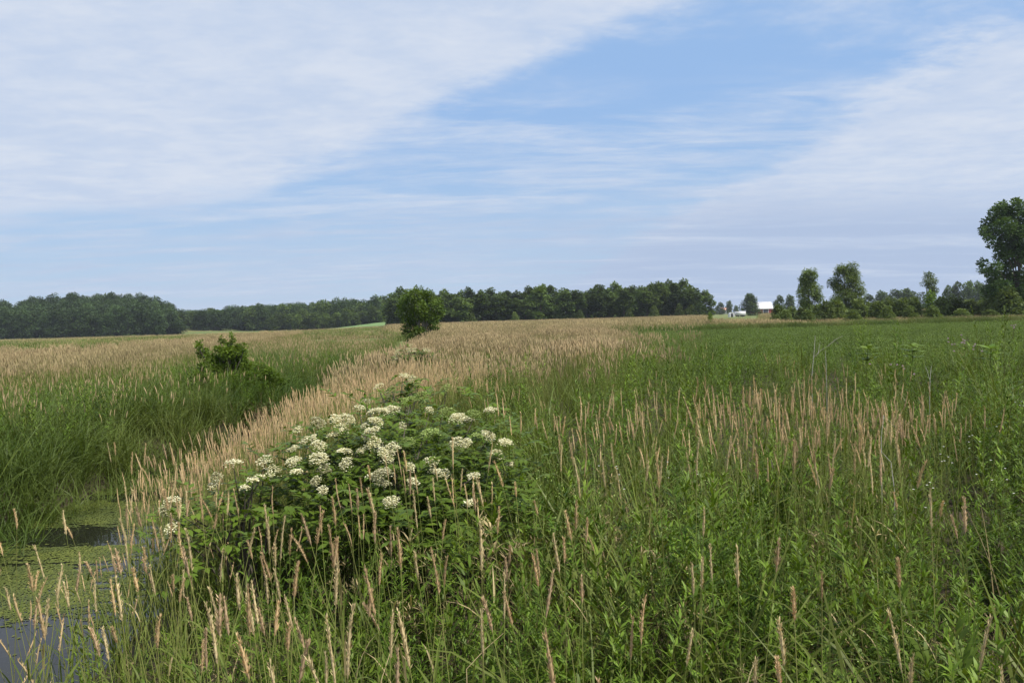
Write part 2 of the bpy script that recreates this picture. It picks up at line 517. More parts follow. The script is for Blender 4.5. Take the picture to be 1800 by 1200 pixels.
def reed_clump(n, rad_, spk, h0=1.15, h1=1.5, leaves=3, head=.15, spindle=False, mseed=1, hr=.0065, green=14, lean=.07, headf=1.0):
    a = Acc()
    ang = R.uniform(0, 2 * PI, n); rr = rad_ * np.sqrt(R.uniform(0, 1, n))
    P = np.stack([rr * np.cos(ang), rr * np.sin(ang), np.zeros(n)], -1)
    H = R.uniform(h0, h1, n); az = R.uniform(0, 2 * PI, n); th = np.abs(R.normal(0, lean, n)); cu = R.uniform(0, .2, n)
    (V, Fq, k), pts = tubes(P, az, th, cu, H - head, [.003, .0025, .002, .0016], 3)
    a.add(V, Fq, per(n, k), 0)
    hm = R.uniform(0, 1, n) < headf
    n2 = int(hm.sum())
    tip = pts[hm, -1]
    hl = R.uniform(.8, 1.2, n2) * head
    az2 = az[hm] + R.normal(0, .2, n2)
    (V, Fq, k), hp = tubes(tip, az2, (th + cu)[hm], R.normal(.1, .15, n2), hl, np.array([.25, .9, 1, .75, .1]) * (hr if spindle else .0045), 4)
    a.add(V, Fq, per(n2, k), mseed)
    if not spindle:
        nn = n2 * spk
        who = np.repeat(np.arange(n2), spk)
        tt = R.uniform(0, 1, nn); f = tt * 4; i = np.minimum(f.astype(int), 3)
        Pq = hp[who, i] + (hp[who, i + 1] - hp[who, i]) * (f - i)[:, None]
        V, Fq, k, _ = ribbons(Pq, R.uniform(0, 2 * PI, nn), R.uniform(.15, .6, nn), 0, R.uniform(.012, .022, nn), R.uniform(.004, .006, nn), [.2, 1, .1], R.uniform(-.6, .6, nn))
        a.add(V, Fq, per(nn, k), mseed)
    nl = n * leaves
    who = np.repeat(np.arange(n), leaves)
    hh = R.uniform(.1, .8, nl); f = hh * 3; i = np.minimum(f.astype(int), 2)
    Pl = pts[who, i] + (pts[who, i + 1] - pts[who, i]) * (f - i)[:, None]
    V, Fq, k, _ = ribbons(Pl, R.uniform(0, 2 * PI, nl), R.uniform(.2, .7, nl), R.uniform(.3, 1.4, nl), R.uniform(.15, .32, nl), R.uniform(.008, .014, nl), [1, .9, .6, .06], R.uniform(-.3, .3, nl))
    a.add(V, Fq, per(nl, k), 2)
    if green:
        P = np.stack([R.normal(0, rad_ * .6, green), R.normal(0, rad_ * .6, green), np.zeros(green)], -1)
        V, Fq, k, _ = ribbons(P, R.uniform(0, 2 * PI, green), R.uniform(.02, .3, green), R.uniform(.3, 1.6, green), R.uniform(.5, 1.0, green), R.uniform(.008, .014, green), GB, R.uniform(-.4, .4, green))
        a.add(V, Fq, per(green, k), 2)
    return a


def grass_clump(n, rad_, l0, l1, w0=.006, w1=.013, curl0=.4, curl1=1.9, th0=.35):
    a = Acc()
    P = np.stack([R.normal(0, rad_, n), R.normal(0, rad_, n), np.zeros(n)], -1)
    V, Fq, k, _ = ribbons(P, R.uniform(0, 2 * PI, n), R.uniform(.0, th0, n), R.uniform(curl0, curl1, n), R.uniform(l0, l1, n), R.uniform(w0, w1, n), [.8, 1, .9, .75, .45, .05], R.uniform(-.5, .5, n))
    a.add(V, Fq, per(n, k))
    return a


def forb(nst=3, h0=.7, h1=1.05, nl=34, ll=(.045, .08), lw=(.009, .015), th=(.7, 1.3), spread=.07, lean=.14, prof=LF, side=0):
    a = Acc()
    P = np.stack([R.normal(0, spread, nst), R.normal(0, spread, nst), np.zeros(nst)], -1)
    az = R.uniform(0, 2 * PI, nst); H = R.uniform(h0, h1, nst); t0 = np.abs(R.normal(0, lean, nst))
    (V, Fq, k), pts = tubes(P, az, t0, R.uniform(0, .2, nst), H, [.003, .0026, .0022, .0016, .0008], 3)
    a.add(V, Fq, per(nst, k), 1)
    if side:                                     # side shoots near the top
        ns = nst * side
        who = np.repeat(np.arange(nst), side)
        f = R.uniform(.45, .95, ns) * 4; i = np.minimum(f.astype(int), 3)
        Ps = pts[who, i] + (pts[who, i + 1] - pts[who, i]) * (f - i)[:, None]
        (V, Fq, k), p2 = tubes(Ps, R.uniform(0, 2 * PI, ns), R.uniform(.4, .9, ns), -.4, R.uniform(.1, .25, ns), [.0016, .0014, .0012, .001, .0006], 3)
        a.add(V, Fq, per(ns, k), 1)
        pts = np.concatenate([pts, p2])
        nst = nst + ns
        nl = max(8, nl // 3)
    n = nst * nl
    who = np.repeat(np.arange(nst), nl)
    hh = 1 - R.uniform(0, 1, n) ** 1.35 * .85
    f = hh * 4; i = np.minimum(f.astype(int), 3)
    Pl = pts[who, i] + (pts[who, i + 1] - pts[who, i]) * (f - i)[:, None]
    sz = 1.12 - .55 * hh ** 3
    V, Fq, k, _ = ribbons(Pl, R.uniform(0, 2 * PI, n), R.uniform(*th, n) * (1.15 - .55 * hh), R.uniform(.1, .9, n), R.uniform(*ll, n) * sz, R.uniform(*lw, n) * sz, prof, R.uniform(-.35, .35, n))
    a.add(V, Fq, per(n, k), 0)
    return a


def add_buds(a, n, z0, z1, r, size, mat):
    P = np.stack([R.normal(0, r, n), R.normal(0, r, n), R.uniform(z0, z1, n)], -1)
    V, Fq, k, _ = ribbons(P, R.uniform(0, 2 * PI, n), R.uniform(.3, 1.6, n), 0, size * R.uniform(.7, 1.3, n), size * R.uniform(.7, 1.1, n), LF2, R.uniform(-1, 1, n))
    a.add(V, Fq, per(n, k), mat)


F_near = [source(forb(3, .85, 1.2, 46, (.055, .10), (.012, .020)), f'forb{i}', [M['forb'], M['forb_stem']]) for i in range(4)] + \
         [source(forb(2, .8, 1.2, 40, (.08, .13), (.017, .028)), f'broadforb{i}', [M['forb_pale'], M['forb_stem']]) for i in range(3)] + \
         [source(forb(2, .85, 1.2, 48, (.035, .065), (.008, .013), side=4), f'branchforb{i}', [M['forb'], M['forb_stem']]) for i in range(2)]
bf = []
for i in range(2):
    a = forb(2, .8, 1.15, 44, (.035, .06), (.008, .012), side=5); add_buds(a, 30, .85, 1.25, .09, .007, 2); bf.append(source(a, f'budforb{i}', [M['forb'], M['forb_stem'], M['floret_green']]))
F_near += bf
F_near += [source(forb(1, .6, 1.1, 16, (.05, .10), (.008, .014), side=3), 'witheredforb', [M['dry'], M['thatch']])]
F_mid = [source(forb(4, .8, 1.2, 46, (.06, .10), (.012, .019)), f'midforb{i}', [M['forb'], M['forb_stem']]) for i in range(3)] + \
        [source(forb(4, .8, 1.3, 46, (.05, .095), (.011, .018)), f'midforbpale{i}', [M['forb_pale'], M['forb_stem']]) for i in range(3)] + \
        [source(forb(3, .85, 1.25, 40, (.04, .07), (.009, .014), side=4), f'midbranch{i}', [M['forb'], M['forb_stem']]) for i in range(2)] + \
        [source(grass_clump(26, .1, .8, 1.3, .010, .018), 'midgrass', [M['grass']])]
DRYG = [source(grass_clump(9, .07, .4, .9, .005, .010, .6, 2.2, .6), f'drygrass{i}', [M['dry']]) for i in range(2)]
G_near = [source(grass_clump(22, .06, .7, 1.25, .008, .018), f'grass{i}', [M['grass']]) for i in range(4)]
G_bank = [source(grass_clump(44, .12, .7, 1.35, .008, .016, .5, 2.3, .5), f'bankgrass{i}', [M['bank_grass']]) for i in range(4)]
RM = [M['reed_stem'], M['seed'], M['grass']]
RMf = [M['reed_stem'], M['seed_far'], M['meadow']]
C_near = [source(reed_clump(5, .10, 34, leaves=2, green=6), f'reedclump{i}', RM) for i in range(4)]
C_mid = [source(reed_clump(9, .20, 12, leaves=2, green=8), f'reedmid{i}', RM) for i in range(4)]
C_far = [source(reed_clump(26, .5, 0, 1.2, 1.5, leaves=1, green=22, spindle=True, hr=.011, head=.17), f'reedfar{i}', RMf) for i in range(3)]
C_farg = [source(reed_clump(5, .5, 0, 1.0, 1.4, leaves=2, green=46, spindle=True, hr=.010, head=.17), f'reedfargreen{i}', RMf) for i in range(3)]


# ---- right hand side: green forb stand
def tan_edge(Y):                      # forbs lie right of this line, the tan reed bed left of it
    return np.interp(Y, [0, 5, 8, 10.5, 12, 14, 15.5, 17, 20, 28, 50, 80], [-9, -2.15, -2.0, -1.6, -1.2, -.4, .7, 1.6, 2.5, 3.7, 7.2, 9.5])


def forb_zone(dens, y0, y1, x1, src, name, label, cat, smin, smax, gap=.0, m=1.2):
    X0, Y0 = pts_in(-6, x1, y0, y1, dens / 5)
    who = np.repeat(np.arange(len(X0)), 5)
    sp0 = ((fnoise(X0, Y0, .9, 51.0) + .3 * R.normal(0, 1, len(X0)) + .5).clip(0, .999) * len(src)).astype(int)
    hf0 = R.uniform(.78, 1.12, len(X0)) if y0 < 5 else R.uniform(.62, 1.25, len(X0)) * (1 + .18 * fnoise(X0, Y0, .4, 77))
    X = X0[who] + R.normal(0, .10 if y0 < 5 else .17, len(who)); Y = Y0[who] + R.normal(0, .10 if y0 < 5 else .17, len(who))
    s = bank_s(X, Y)
    k = in_view(X, Y, m) & (s > HW + .95) & (X > tan_edge(Y) - .35 + .5 * fnoise(X, Y, .8, 4))
    X, Y, who = X[k], Y[k], who[k]
    if gap:
        k = fnoise(X, Y, .9, 17.0) + .6 * fnoise(X, Y, 2.3, 5.0) > -gap
        X, Y, who = X[k], Y[k], who[k]
    s = bank_s(X, Y)
    hgt = .42 + .58 * smooth(HW + .6, HW + 3.0, s)
    und = 1 + .22 * fnoise(X, Y, .55, 9.0) + .2 * fnoise(X, Y, 1.7, 23.0)
    sc = R.uniform(smin, smax, len(X)) * hgt * und * hf0[who] * np.exp(-2.2 * np.hypot(X - X0[who], Y - Y0[who]) ** 2 / .04 * .25)
    rt = rrot(len(X), .09)
    # plants of one clump lean away from its middle
    az_ = np.arctan2(Y - Y0[who], X - X0[who]); r_ = np.hypot(X - X0[who], Y - Y0[who]).clip(0, .25)
    rt[:, 0] += -np.sin(az_) * r_ * 1.4; rt[:, 1] += np.cos(az_) * r_ * 1.4
    return scatter(name, src, X, Y, rt, sc, label, cat, idx=sp0[who])


forb_zone(42, 1.25, 7.0, 6.5, F_near, 'leafy_undergrowth', 'knee to waist high leafy green weeds filling the right foreground', 'weeds', .85, 1.2, .45)
forb_zone(24, 7.0, 15.0, 12, F_mid, 'weed_stand', 'solid stand of green weeds behind the foreground plants', 'weeds', .85, 1.22, .4)
forb_zone(11, 15.0, 25.0, 22, F_mid, 'tall_weed_stand', 'taller green weeds at the near edge of the crop field', 'weeds', .95, 1.4, .4)

X, Y = pts_in(-6, 6, 1.3, 9.0, 12)
s = bank_s(X, Y); k = in_view(X, Y) & (s > HW + .85) & (X > tan_edge(Y) - 1.4) & ((fnoise(X, Y, .8, 31) > .06) | (s < HW + 2.2))
X, Y = X[k], Y[k]; s = bank_s(X, Y)
scatter('foreground_grass', G_near + DRYG, X, Y, rrot(len(X), .15), R.uniform(.75, 1.2, len(X)) * (.5 + .5 * smooth(HW + .6, HW + 2.8, s)), 'long green grass blades growing among the foreground weeds', 'grass', idx=np.where(R.uniform(0, 1, len(X)) < .07, 4 + R.integers(0, 2, len(X)), R.integers(0, 4, len(X))))

# ---- dense tan reed along the right bank of the ditch and the tan bed behind
X, Y = pts_in(-8, 1, 4.0, 14, 24)
s = bank_s(X, Y); k = in_view(X, Y) & (s > HW + np.where(Y < 6, .8, .2)) & (X < tan_edge(Y) + .1 + .5 * fnoise(X, Y, .7, 2)) & ~((X > -2.2) & (Y < 6.2))
X, Y = X[k], Y[k]; s = bank_s(X, Y)
scatter('bank_reeds', C_mid, X, Y, rrot(len(X), .05, .06), R.uniform(.82, 1.03, len(X)) * (.86 + .14 * smooth(HW + .3, HW + 2, s)), 'dense tan seeded reed grass lining the right bank of the ditch', 'reed grass')
X, Y = pts_in(-13, 13, 13, 78, 5.5)
s = bank_s(X, Y); k = in_view(X, Y) & (s > HW + .4) & (X < tan_edge(Y) + 1.2 * fnoise(X, Y, .5, 2) + R.exponential(.4, len(X)) * (1 + 1.6 * smooth(15, 22, Y)) - .8) & ((Y < 40) | (R.uniform(0, 1, len(X)) < .5))
X, Y = X[k], Y[k]
mixg = fnoise(X, Y, .3, 61) + .45 * fnoise(X, Y, 1.1, 3) + R.normal(0, .2, len(X)) + .3 * smooth(-1, 4, X) * smooth(30, 18, Y)
scatter('tan_reed_bed', C_far + C_farg, X, Y, rrot(len(X), .05), R.uniform(.82, 1.08, len(X)) * (1 + .12 * fnoise(X, Y, .35, 40)), 'wide bed of tan seeded reed grass right of the ditch', 'reed grass', idx=np.where(mixg > .02, 3, 0) + R.integers(0, 3, len(X)))
X, Y = pts_in(-3, 11, 8, 36, 3.6)
e_ = X - tan_edge(Y)
k = in_view(X, Y) & (e_ > -.6) & (e_ < .2 + R.exponential(1.0, len(X))) & (fnoise(X, Y, .8, 14) > -.1)
X, Y = X[k], Y[k]
scatter('reed_bed_fringe', C_near, X, Y, rrot(len(X), .07), R.uniform(.8, 1.08, len(X)), 'thin fringe of single reed stalks along the near side of the tan bed', 'reed grass')
# looser reed stalks standing among the weeds
X, Y = pts_in(-2.5, 6.5, 4.0, 12.5, 2.6)
pn = fnoise(X, Y, .55, 71)
k = in_view(X, Y) & (X > tan_edge(Y) + .1) & (pn > .12) & ~((X > -2.2) & (X < .1) & (Y > 4.4) & (Y < 6.9))
k &= ~((X > .1) & (X < 6) & (Y > 7.5) & (Y < 10.5) & (R.uniform(0, 1, len(X)) < .75))
X, Y = X[k], Y[k]
scatter('scattered_reeds', C_near, X, Y, rrot(len(X), .06, .04), R.uniform(.85, 1.05, len(X)), 'loose tufts of tan seeded reed grass standing among the weeds', 'reed grass')

pxp = np.concatenate([R.normal(1300, 80, 26), R.normal(1500, 70, 26), R.normal(1080, 70, 12)]); yp = R.uniform(5.0, 7.4, len(pxp))
xp = (pxp - 900) / F * yp
scatter('right_reed_patch', C_near, xp, yp, rrot(len(xp), .05), R.uniform(.95, 1.1, len(xp)), 'patch of tan seeded reed grass among the weeds right of centre', 'reed grass')
X, Y = pts_in(-6, -1, 2.0, 9.5, 8)
s = bank_s(X, Y); k = in_view(X, Y, .8) & (s > HW - .15) & (s < HW + 1.5)
X, Y = X[k], Y[k]
EDGE = [source(reed_clump(4, .10, 30, .75, 1.15, leaves=2, green=5, headf=.55), f'edgereed{i}', RM) for i in range(3)] + [source(grass_clump(12, .07, .35, .9, .006, .012), f'edgegrass{i}', [M['grass']]) for i in range(2)]
scatter('ditch_edge_grass', EDGE, X, Y, rrot(len(X), .12), R.uniform(.7, 1.05, len(X)), 'thin grass and reeds along the near waterline of the ditch', 'grass')
# ---- left bank: tall arching green grass
X, Y = pts_in(-26, -4, 6.5, 34, 11)
s = bank_s(X, Y)
k = in_view(X, Y) & (s < -HW + .38 * (Y < 15) + .1) & (s > -HW - 5.2 - .12 * Y + 1.6 * fnoise(X, Y, .35, 5))
X, Y = X[k], Y[k]; s = bank_s(X, Y)
rot = rrot(len(X), .12); rot[:, 1] += .16; rot[:, 2] = R.uniform(-.9, .9, len(X))
scatter('bank_grass', G_bank, X, Y, rot, R.uniform(.8, 1.2, len(X)) * (.84 + .16 * smooth(-HW - .2, -HW - 2, s)), 'tall arching green grass hanging over the far side of the ditch', 'grass')
X, Y = pts_in(-26, -5, 7, 30, 8.0)
s = bank_s(X, Y)
k = in_view(X, Y) & (s < -HW - .6) & (s > -HW - 9) & (fnoise(X, Y, .5, 12) > -.12)
X, Y = X[k], Y[k]
scatter('bank_weeds', F_mid, X, Y, rrot(len(X), .13), R.uniform(.8, 1.15, len(X)), 'leafy green weeds mixed into the far bank grass', 'weeds')
X, Y = pts_in(-24, -5, 7, 26, 1.6)
s = bank_s(X, Y)
k = in_view(X, Y) & (s < -HW - 1.2) & (fnoise(X, Y, .45, 44) > .12)
X, Y = X[k], Y[k]
scatter('bank_seed_stalks', C_mid, X, Y, rrot(len(X), .07, -.14), R.uniform(.78, 1.0, len(X)), 'sparse tan seed heads rising from the far bank grass', 'reed grass')
# far meadow on the left, tan on top
X, Y = pts_in(-70, -6, 9, 92, 4.2)
s = bank_s(X, Y)
pxx = 900 + X / Y * F
k = in_view(X, Y, 3) & (X - ditch_c(Y) < -6.2 - .085 * Y + 1.6 * fnoise(X, Y, .25, 8)) & (Y < np.interp(pxx, [0, 150, 330, 420], [42, 45, 62, 90])) & ((Y < 30) | (R.uniform(0, 1, len(X)) < .55))
X, Y = X[k], Y[k]
mixg = fnoise(X, Y, .2, 33) + .5 * fnoise(X, Y, .8, 3) + R.normal(0, .2, len(X)) + np.interp(X - ditch_c(Y), [-14, -6], [0, .25])
scatter('left_reed_meadow', C_far + C_farg, X, Y, rrot(len(X), .06), R.uniform(.8, 1.06, len(X)) * (1 + .14 * fnoise(X, Y, .3, 40)), 'broad meadow of tan seeded reed grass left of the ditch', 'reed grass', idx=np.where(mixg > -.10, 3, 0) + R.integers(0, 3, len(X)))
X, Y = pts_in(-30, -5, 12, 70, 2.0)
s = bank_s(X, Y)
k = in_view(X, Y, 3) & (s < -HW - .5) & (X - ditch_c(Y) > -8.5 - .1 * Y)
X, Y = X[k], Y[k]
scatter('mixed_bank_reeds', C_farg, X, Y, rrot(len(X), .06), R.uniform(.75, 1.0, len(X)), 'greener reed grass between the far bank and the tan meadow', 'reed grass')

# ---- crop field, its far grass strip and the meadow behind
X, Y = pts_in(2, 62, 24, 79, 3.6)
k = in_view(X, Y, 2) & (X > tan_edge(Y) + .3)
X, Y = X[k], Y[k]
CR = [source(forb(6, .32, .5, 16, (.08, .13), (.03, .05), prof=LF2, spread=.2, lean=.3), f'crop{i}', [M['crop'], M['forb_stem']]) for i in range(3)]
scatter('crop_rows', CR, X, Y, rrot(len(X), .1), R.uniform(.85, 1.15, len(X)), 'low even green crop covering the field on the right', 'crop')


def tile(n, half, h0, h1, w0, w1, mats, seed_frac=0.0, hr=.03, hl=.2):
    a = Acc()
    P = np.stack([R.uniform(-half, half, n), R.uniform(-half, half, n), np.zeros(n)], -1)
    V, Fq, k, pt = ribbons(P, R.uniform(0, 2 * PI, n), R.uniform(0, .3, n), R.uniform(.2, 1.2, n), R.uniform(h0, h1, n), R.uniform(w0, w1, n), [1, .9, .5, .05], R.uniform(-.5, .5, n))
    a.add(V, Fq, per(n, k), 0)
    m_ = int(n * seed_frac)
    if m_:
        P = np.stack([R.uniform(-half, half, m_), R.uniform(-half, half, m_), R.uniform(h0, h1, m_)], -1)
        V, Fq, k, pt = ribbons(P, R.uniform(0, 2 * PI, m_), R.uniform(0, .3, m_), .2, hl, hr, [.3, 1, .8, .1], R.uniform(-.5, .5, m_))
        a.add(V, Fq, per(m_, k), 1)
    return a


ST = [source(tile(170, .8, .8, 1.5, .02, .04, None), f'striptile{i}', [M['strip']]) for i in range(3)]
X, Y = pts_in(4, 66, 78, 83, 1.6)
k = in_view(X, Y, 3) & (X > 9)
scatter('field_edge_grass', ST, X[k], Y[k], rrot(k.sum(), .08), R.uniform(.5, .85, k.sum()), 'dark green strip of rank grass along the far edge of the crop', 'grass')
MT = [source(tile(260, 1.6, .6, 1.15, .03, .06, None, .45, .035, .25), f'meadowtile{i}', [M['meadow'], M['seed_far']]) for i in range(3)]
X, Y = pts_in(-45, 150, 80, 262, .16)
k = in_view(X, Y, 4)
pxx = 900 + X / Y * F
k &= (pxx > 688) & ~((pxx > 1240) & (pxx < 1345) & (Y > 135))
X, Y = X[k], Y[k]
scatter('back_meadow', MT, X, Y, rrot(len(X), .05), R.uniform(.8, 1.15, len(X)) * (1 - .45 * smooth(25, 40, X) * (1 - smooth(120, 150, Y))), 'pale tan and green meadow between the crop field and the woods', 'meadow grass')
MG = [source(tile(220, 1.8, .35, .7, .04, .08, None, .12, .03, .2), f'lowtile{i}', [M['meadow'], M['seed_far']]) for i in range(3)]
X, Y = pts_in(-230, -12, 44, 330, .06)
k = in_view(X, Y, 4) & (Y > np.interp(900 + X / Y * F, [0, 150, 330, 420], [42, 45, 62, 90]) + 2)
X, Y = X[k], Y[k]
scatter('far_pasture', MG, X, Y, rrot(len(X), .05), R.uniform(.8, 1.2, len(X)), 'low green pasture between the tan meadow and the wooded knoll', 'pasture grass')
X, Y = pts_in(-50, -26, 56, 62, 1.4)
k = in_view(X, Y, 4) & (X < -35 + 3 * fnoise(X, Y, .2, 3))
scatter('sedge_strip', ST, X[k], Y[k], rrot(k.sum(), .08), R.uniform(.6, .9, k.sum()), 'dark green strip of sedge behind the tan meadow at the left', 'sedge')
# bright sloping field in front of the far wood
fx = np.linspace(-92, -48, 24); fy = np.linspace(335, 415, 24); FX, FY = np.meshgrid(fx, fy)
idx = np.arange(FX.size).reshape(FX.shape)
q = np.stack([idx[:-1, :-1], idx[:-1, 1:], idx[1:, 1:], idx[1:, :-1]], -1).reshape(-1, 4)
fa = Acc(); fa.add(np.stack([FX, FY, ground_z(FX, FY) + .25], -1), q, .5)
tag(fa.obj('field', solid_mat('young_crop', (.12, .20, .06), (.16, .25, .08), .9, .08), smooth=True), 'bright green sloping field in front of the far wood', 'field', kind='structure')


# ------------------------------------------------------------------ trees
def crown_acc(clumps, nleaf, size, mat=0, acc=None, fill=.55, aspect=.6, droop=0.0):
    a = acc or Acc()
    clumps = np.asarray(clumps, dtype=np.float64)
    w = clumps[:, 3] ** 2; w = w / w.sum()
    who = R.choice(len(clumps), nleaf, p=w)
    d = R.normal(0, 1, (nleaf, 3)); d /= np.linalg.norm(d, axis=1)[:, None]
    rr = clumps[who, 3] * (fill + (1.08 - fill) * R.uniform(0, 1, nleaf) ** .6)
    P = clumps[who, :3] + d * rr[:, None] * np.array([1, 1, .8])
    az = np.arctan2(d[:, 1], d[:, 0]) + R.normal(0, .8, nleaf)
    th = np.arccos(np.clip(d[:, 2], -1, 1)) * .6 + R.normal(.55, .5, nleaf) + droop
    L_ = size * R.uniform(.65, 1.35, nleaf)
    V, Fq, k, _ = ribbons(P, az, th, R.uniform(0, .6, nleaf), L_, L_ * aspect, [.25, 1, .12], R.uniform(-.7, .7, nleaf))
    cr = R.uniform(0, .6, len(clumps))
    a.add(V, Fq, np.repeat(np.clip(cr[who] + R.uniform(0, .4, nleaf), 0, 1), k), mat)
    return a


def trunk_acc(H, r, clumps, limbs=9, lean=0.0, z0=.18):
    a = Acc()
    xs = np.linspace(0, 1, 7)
    pts = np.stack([lean * xs * H + .02 * H * np.sin(xs * 5 + R.uniform(0, 6)), .02 * H * np.sin(xs * 4 + R.uniform(0, 6)), xs * H * .86], -1)
    pts[:, :2] -= pts[0, :2]
    V, Fq = poly_tube(pts, r * np.array([1.25, .95, .8, .65, .48, .3, .1]), 7)
    a.add(V, Fq, .5)
    cl = np.asarray(clumps)
    pick = R.choice(len(cl), min(limbs, len(cl)), replace=False)
    for c in cl[pick]:
        hz = np.clip((c[2] - .25 * H) * .8, z0 * H, .75 * H)
        f = hz / (H * .86) * 6; i = min(int(f), 5)
        p0 = pts[i] + (pts[i + 1] - pts[i]) * (f - i)
        mid = (p0 + c[:3]) / 2 + np.array([0, 0, .05 * H])
        V, Fq = poly_tube([p0, (p0 + mid) / 2 + [0, 0, .01 * H], mid, c[:3]], r * np.array([.4, .3, .2, .06]), 5)
        a.add(V, Fq, .5)
    return a


def make_clumps(H, Rw, K, hb, prof, rc=(.22, .34)):
    """clump centres inside a crown of height H, half width Rw; prof(u) is the relative width at height share u"""
    out = []
    for i in range(K):
        u = (i + R.uniform(0, 1)) / K
        u = u ** .85
        w = prof(u) * Rw
        rcl = Rw * R.uniform(*rc) * (.75 + .35 * prof(u))
        a = R.uniform(0, 2 * PI)
        r_ = max(0, w - rcl * .7) * math.sqrt(R.uniform(.15, 1))
        out.append((r_ * math.cos(a), r_ * math.sin(a), hb + u * (H - hb) - rcl * .5 * u, rcl))
    return out


ROUND = lambda u: math.sqrt(max(0.02, 1 - (2 * u - .9) ** 2 * .82)) 
TALL = lambda u: (0.62 + .5 * u) if u < .45 else max(.18, .86 - 1.0 * (u - .45) ** 1.3)
LOW = lambda u: max(.2, 1 - .75 * u ** 1.6)


def tree_meshes(nm, H, Rw, K, hb, prof, nleaf, size, leaf, bark='bark', r=.2, limbs=8, rc=(.22, .34), aspect=.6, extra=None, droop=0, fill=.55):
    cl = make_clumps(H, Rw, K, hb, prof, rc)
    if extra: cl += extra
    t_ = trunk_acc(H, r, cl, limbs).mesh(nm + '_trunk', M[bark], True)
    c_ = crown_acc(cl, nleaf, size, aspect=aspect, droop=droop, fill=fill).mesh(nm + '_crown', M[leaf])
    return t_, c_


def put_tree(meshes, name, loc, label, cat, group=None, s=(1, 1, 1), rz=0.0):
    e = empty(name, loc, label, cat, group, rz)
    e.scale = s
    for n_, me in zip(('trunk', 'crown'), meshes):
        o = bpy.data.objects.new(n_, me); COL.objects.link(o); o.parent = e
    return e


# centre wood: one tree after another
WT = [tree_meshes(f'wood{i}', 14, R.uniform(3.6, 4.8), 30, .3, [TALL, ROUND][i % 2], 3600, .72, ['wood_dark', 'wood_mid'][i % 2], r=.22) for i in range(8)]
sky_px = [(690, 516), (705, 508), (725, 512), (760, 512), (800, 510), (845, 506), (872, 513), (905, 508), (950, 498), (985, 509), (1020, 511), (1065, 500), (1100, 506), (1140, 498), (1180, 492), (1212, 497), (1228, 512), (1235, 520)]


def sky_top(px):
    return np.interp(px, [a for a, b in sky_px], [b for a, b in sky_px])


LBL = {0: 'dark green broadleaf tree in the front of the wood behind the tan meadow', 1: 'mid green tree in the front of the wood behind the tan meadow'}
px = 694.0
i = 0
while px < 1232:
    d = 262 + R.uniform(-6, 10)
    P = at(px, 560, d)
    front = R.uniform(.66, .98)
    H = ((hor(px) - sky_top(px)) / F * d + CAM_H) * front
    v = int(R.integers(0, 8))
    mid = v % 2 == 1
    put_tree(WT[v], 'wood_tree', (P.x, d, gz(P.x, d)), LBL[1 if mid else 0], 'tree', 'front row trees of the central wood', (R.uniform(1.05, 1.4), R.uniform(1.05, 1.4), H / 14), R.uniform(0, 6))
    px += R.uniform(14, 27)
px = 692.0
while px < 1222:
    d = 285 + R.uniform(-8, 14)
    P = at(px, 560, d)
    H = ((hor(px) - sky_top(px)) / F * d + CAM_H) * R.uniform(.9, 1.07)
    v = int(R.integers(0, 8))
    put_tree(WT[v], 'wood_tree', (P.x, d, gz(P.x, d)), 'tree top rising from the second row of the central wood', 'tree', 'second row trees of the central wood', (R.uniform(1.0, 1.3), R.uniform(1.0, 1.3), H * R.uniform(.93, 1.03) / 14), R.uniform(0, 6))
    px += R.uniform(11, 20)

SH = [tree_meshes(f'bush{i}', 3.0, 2.0, 16, .0, LOW, 2000, .34, 'shrub_leaf', r=.06, limbs=6, rc=(.3, .45)) for i in range(4)]
for px, wpx, hm in ((1105, 22, 4), (1150, 26, 4.5), (1020, 20, 4), (905, 18, 4), (1195, 22, 5), (1215, 26, 5), (830, 18, 4)):
    d = 255; P = at(px, 560, d)
    put_tree(SH[int(R.integers(0, 4))], 'wood_edge_bush', (P.x, d, 0), 'low round bush at the foot of the central wood', 'bush', 'bushes at the foot of the central wood', (wpx * d / F / 4, wpx * d / F / 4, hm / 3), R.uniform(0, 6))


def at_tree(meshes, baseH, name, px, top, d, wpx, baseW, label, cat='tree', group=None, rz=0.0):
    P = at(px, 560, d); z = gz(P.x, d)
    H = (hor(px) - top) / F * d + CAM_H - z
    w = wpx * d / F / baseW
    return put_tree(meshes, name, (P.x, d, z), label, cat, group, (w, w, H / baseH), rz)


at_tree(WT[1], 14, 'wood_tree', 1241, 511, 268, 34, 8, 'small separate dark tree at the right end of the central wood')
FT = [tree_meshes(f'fartree{i}', 12, 5, 26, .2, [ROUND, TALL][i % 2], 2600, .85, ['wood_dark', 'wood_mid'][i % 2], r=.2) for i in range(4)]
CT = tree_meshes('fullyard', 9, 4.6, 34, .0, LOW, 4200, .55, 'wood_dark', r=.22)
at_tree(CT, 9, 'yard_tree', 1318, 517, 340, 46, 9.2, 'broad pointed dark green tree left of the red barn')
at_tree(FT[0], 12, 'distant_tree', 1266, 532, 560, 18, 10, 'small bluish tree far off beside the end of the wood', group=None)
at_tree(FT[2], 12, 'distant_tree', 1254, 542, 545, 22, 10, 'low rounded far tree left of the small far house')
at_tree(FT[1], 12, 'distant_tree', 1282, 529, 620, 16, 10, 'pointed far tree directly behind the small far house')
at_tree(FT[3], 12, 'distant_tree', 1294, 537, 600, 12, 10, 'slim little far tree between the far house and the broad yard tree')
at_tree(FT[0], 12, 'distant_tree', 1370, 520, 400, 22, 10, 'dark tree standing just right of the red barn')
at_tree(FT[3], 12, 'distant_tree', 1389, 519, 410, 24, 10, 'pointed dark tree between the barn tree and the first willow')
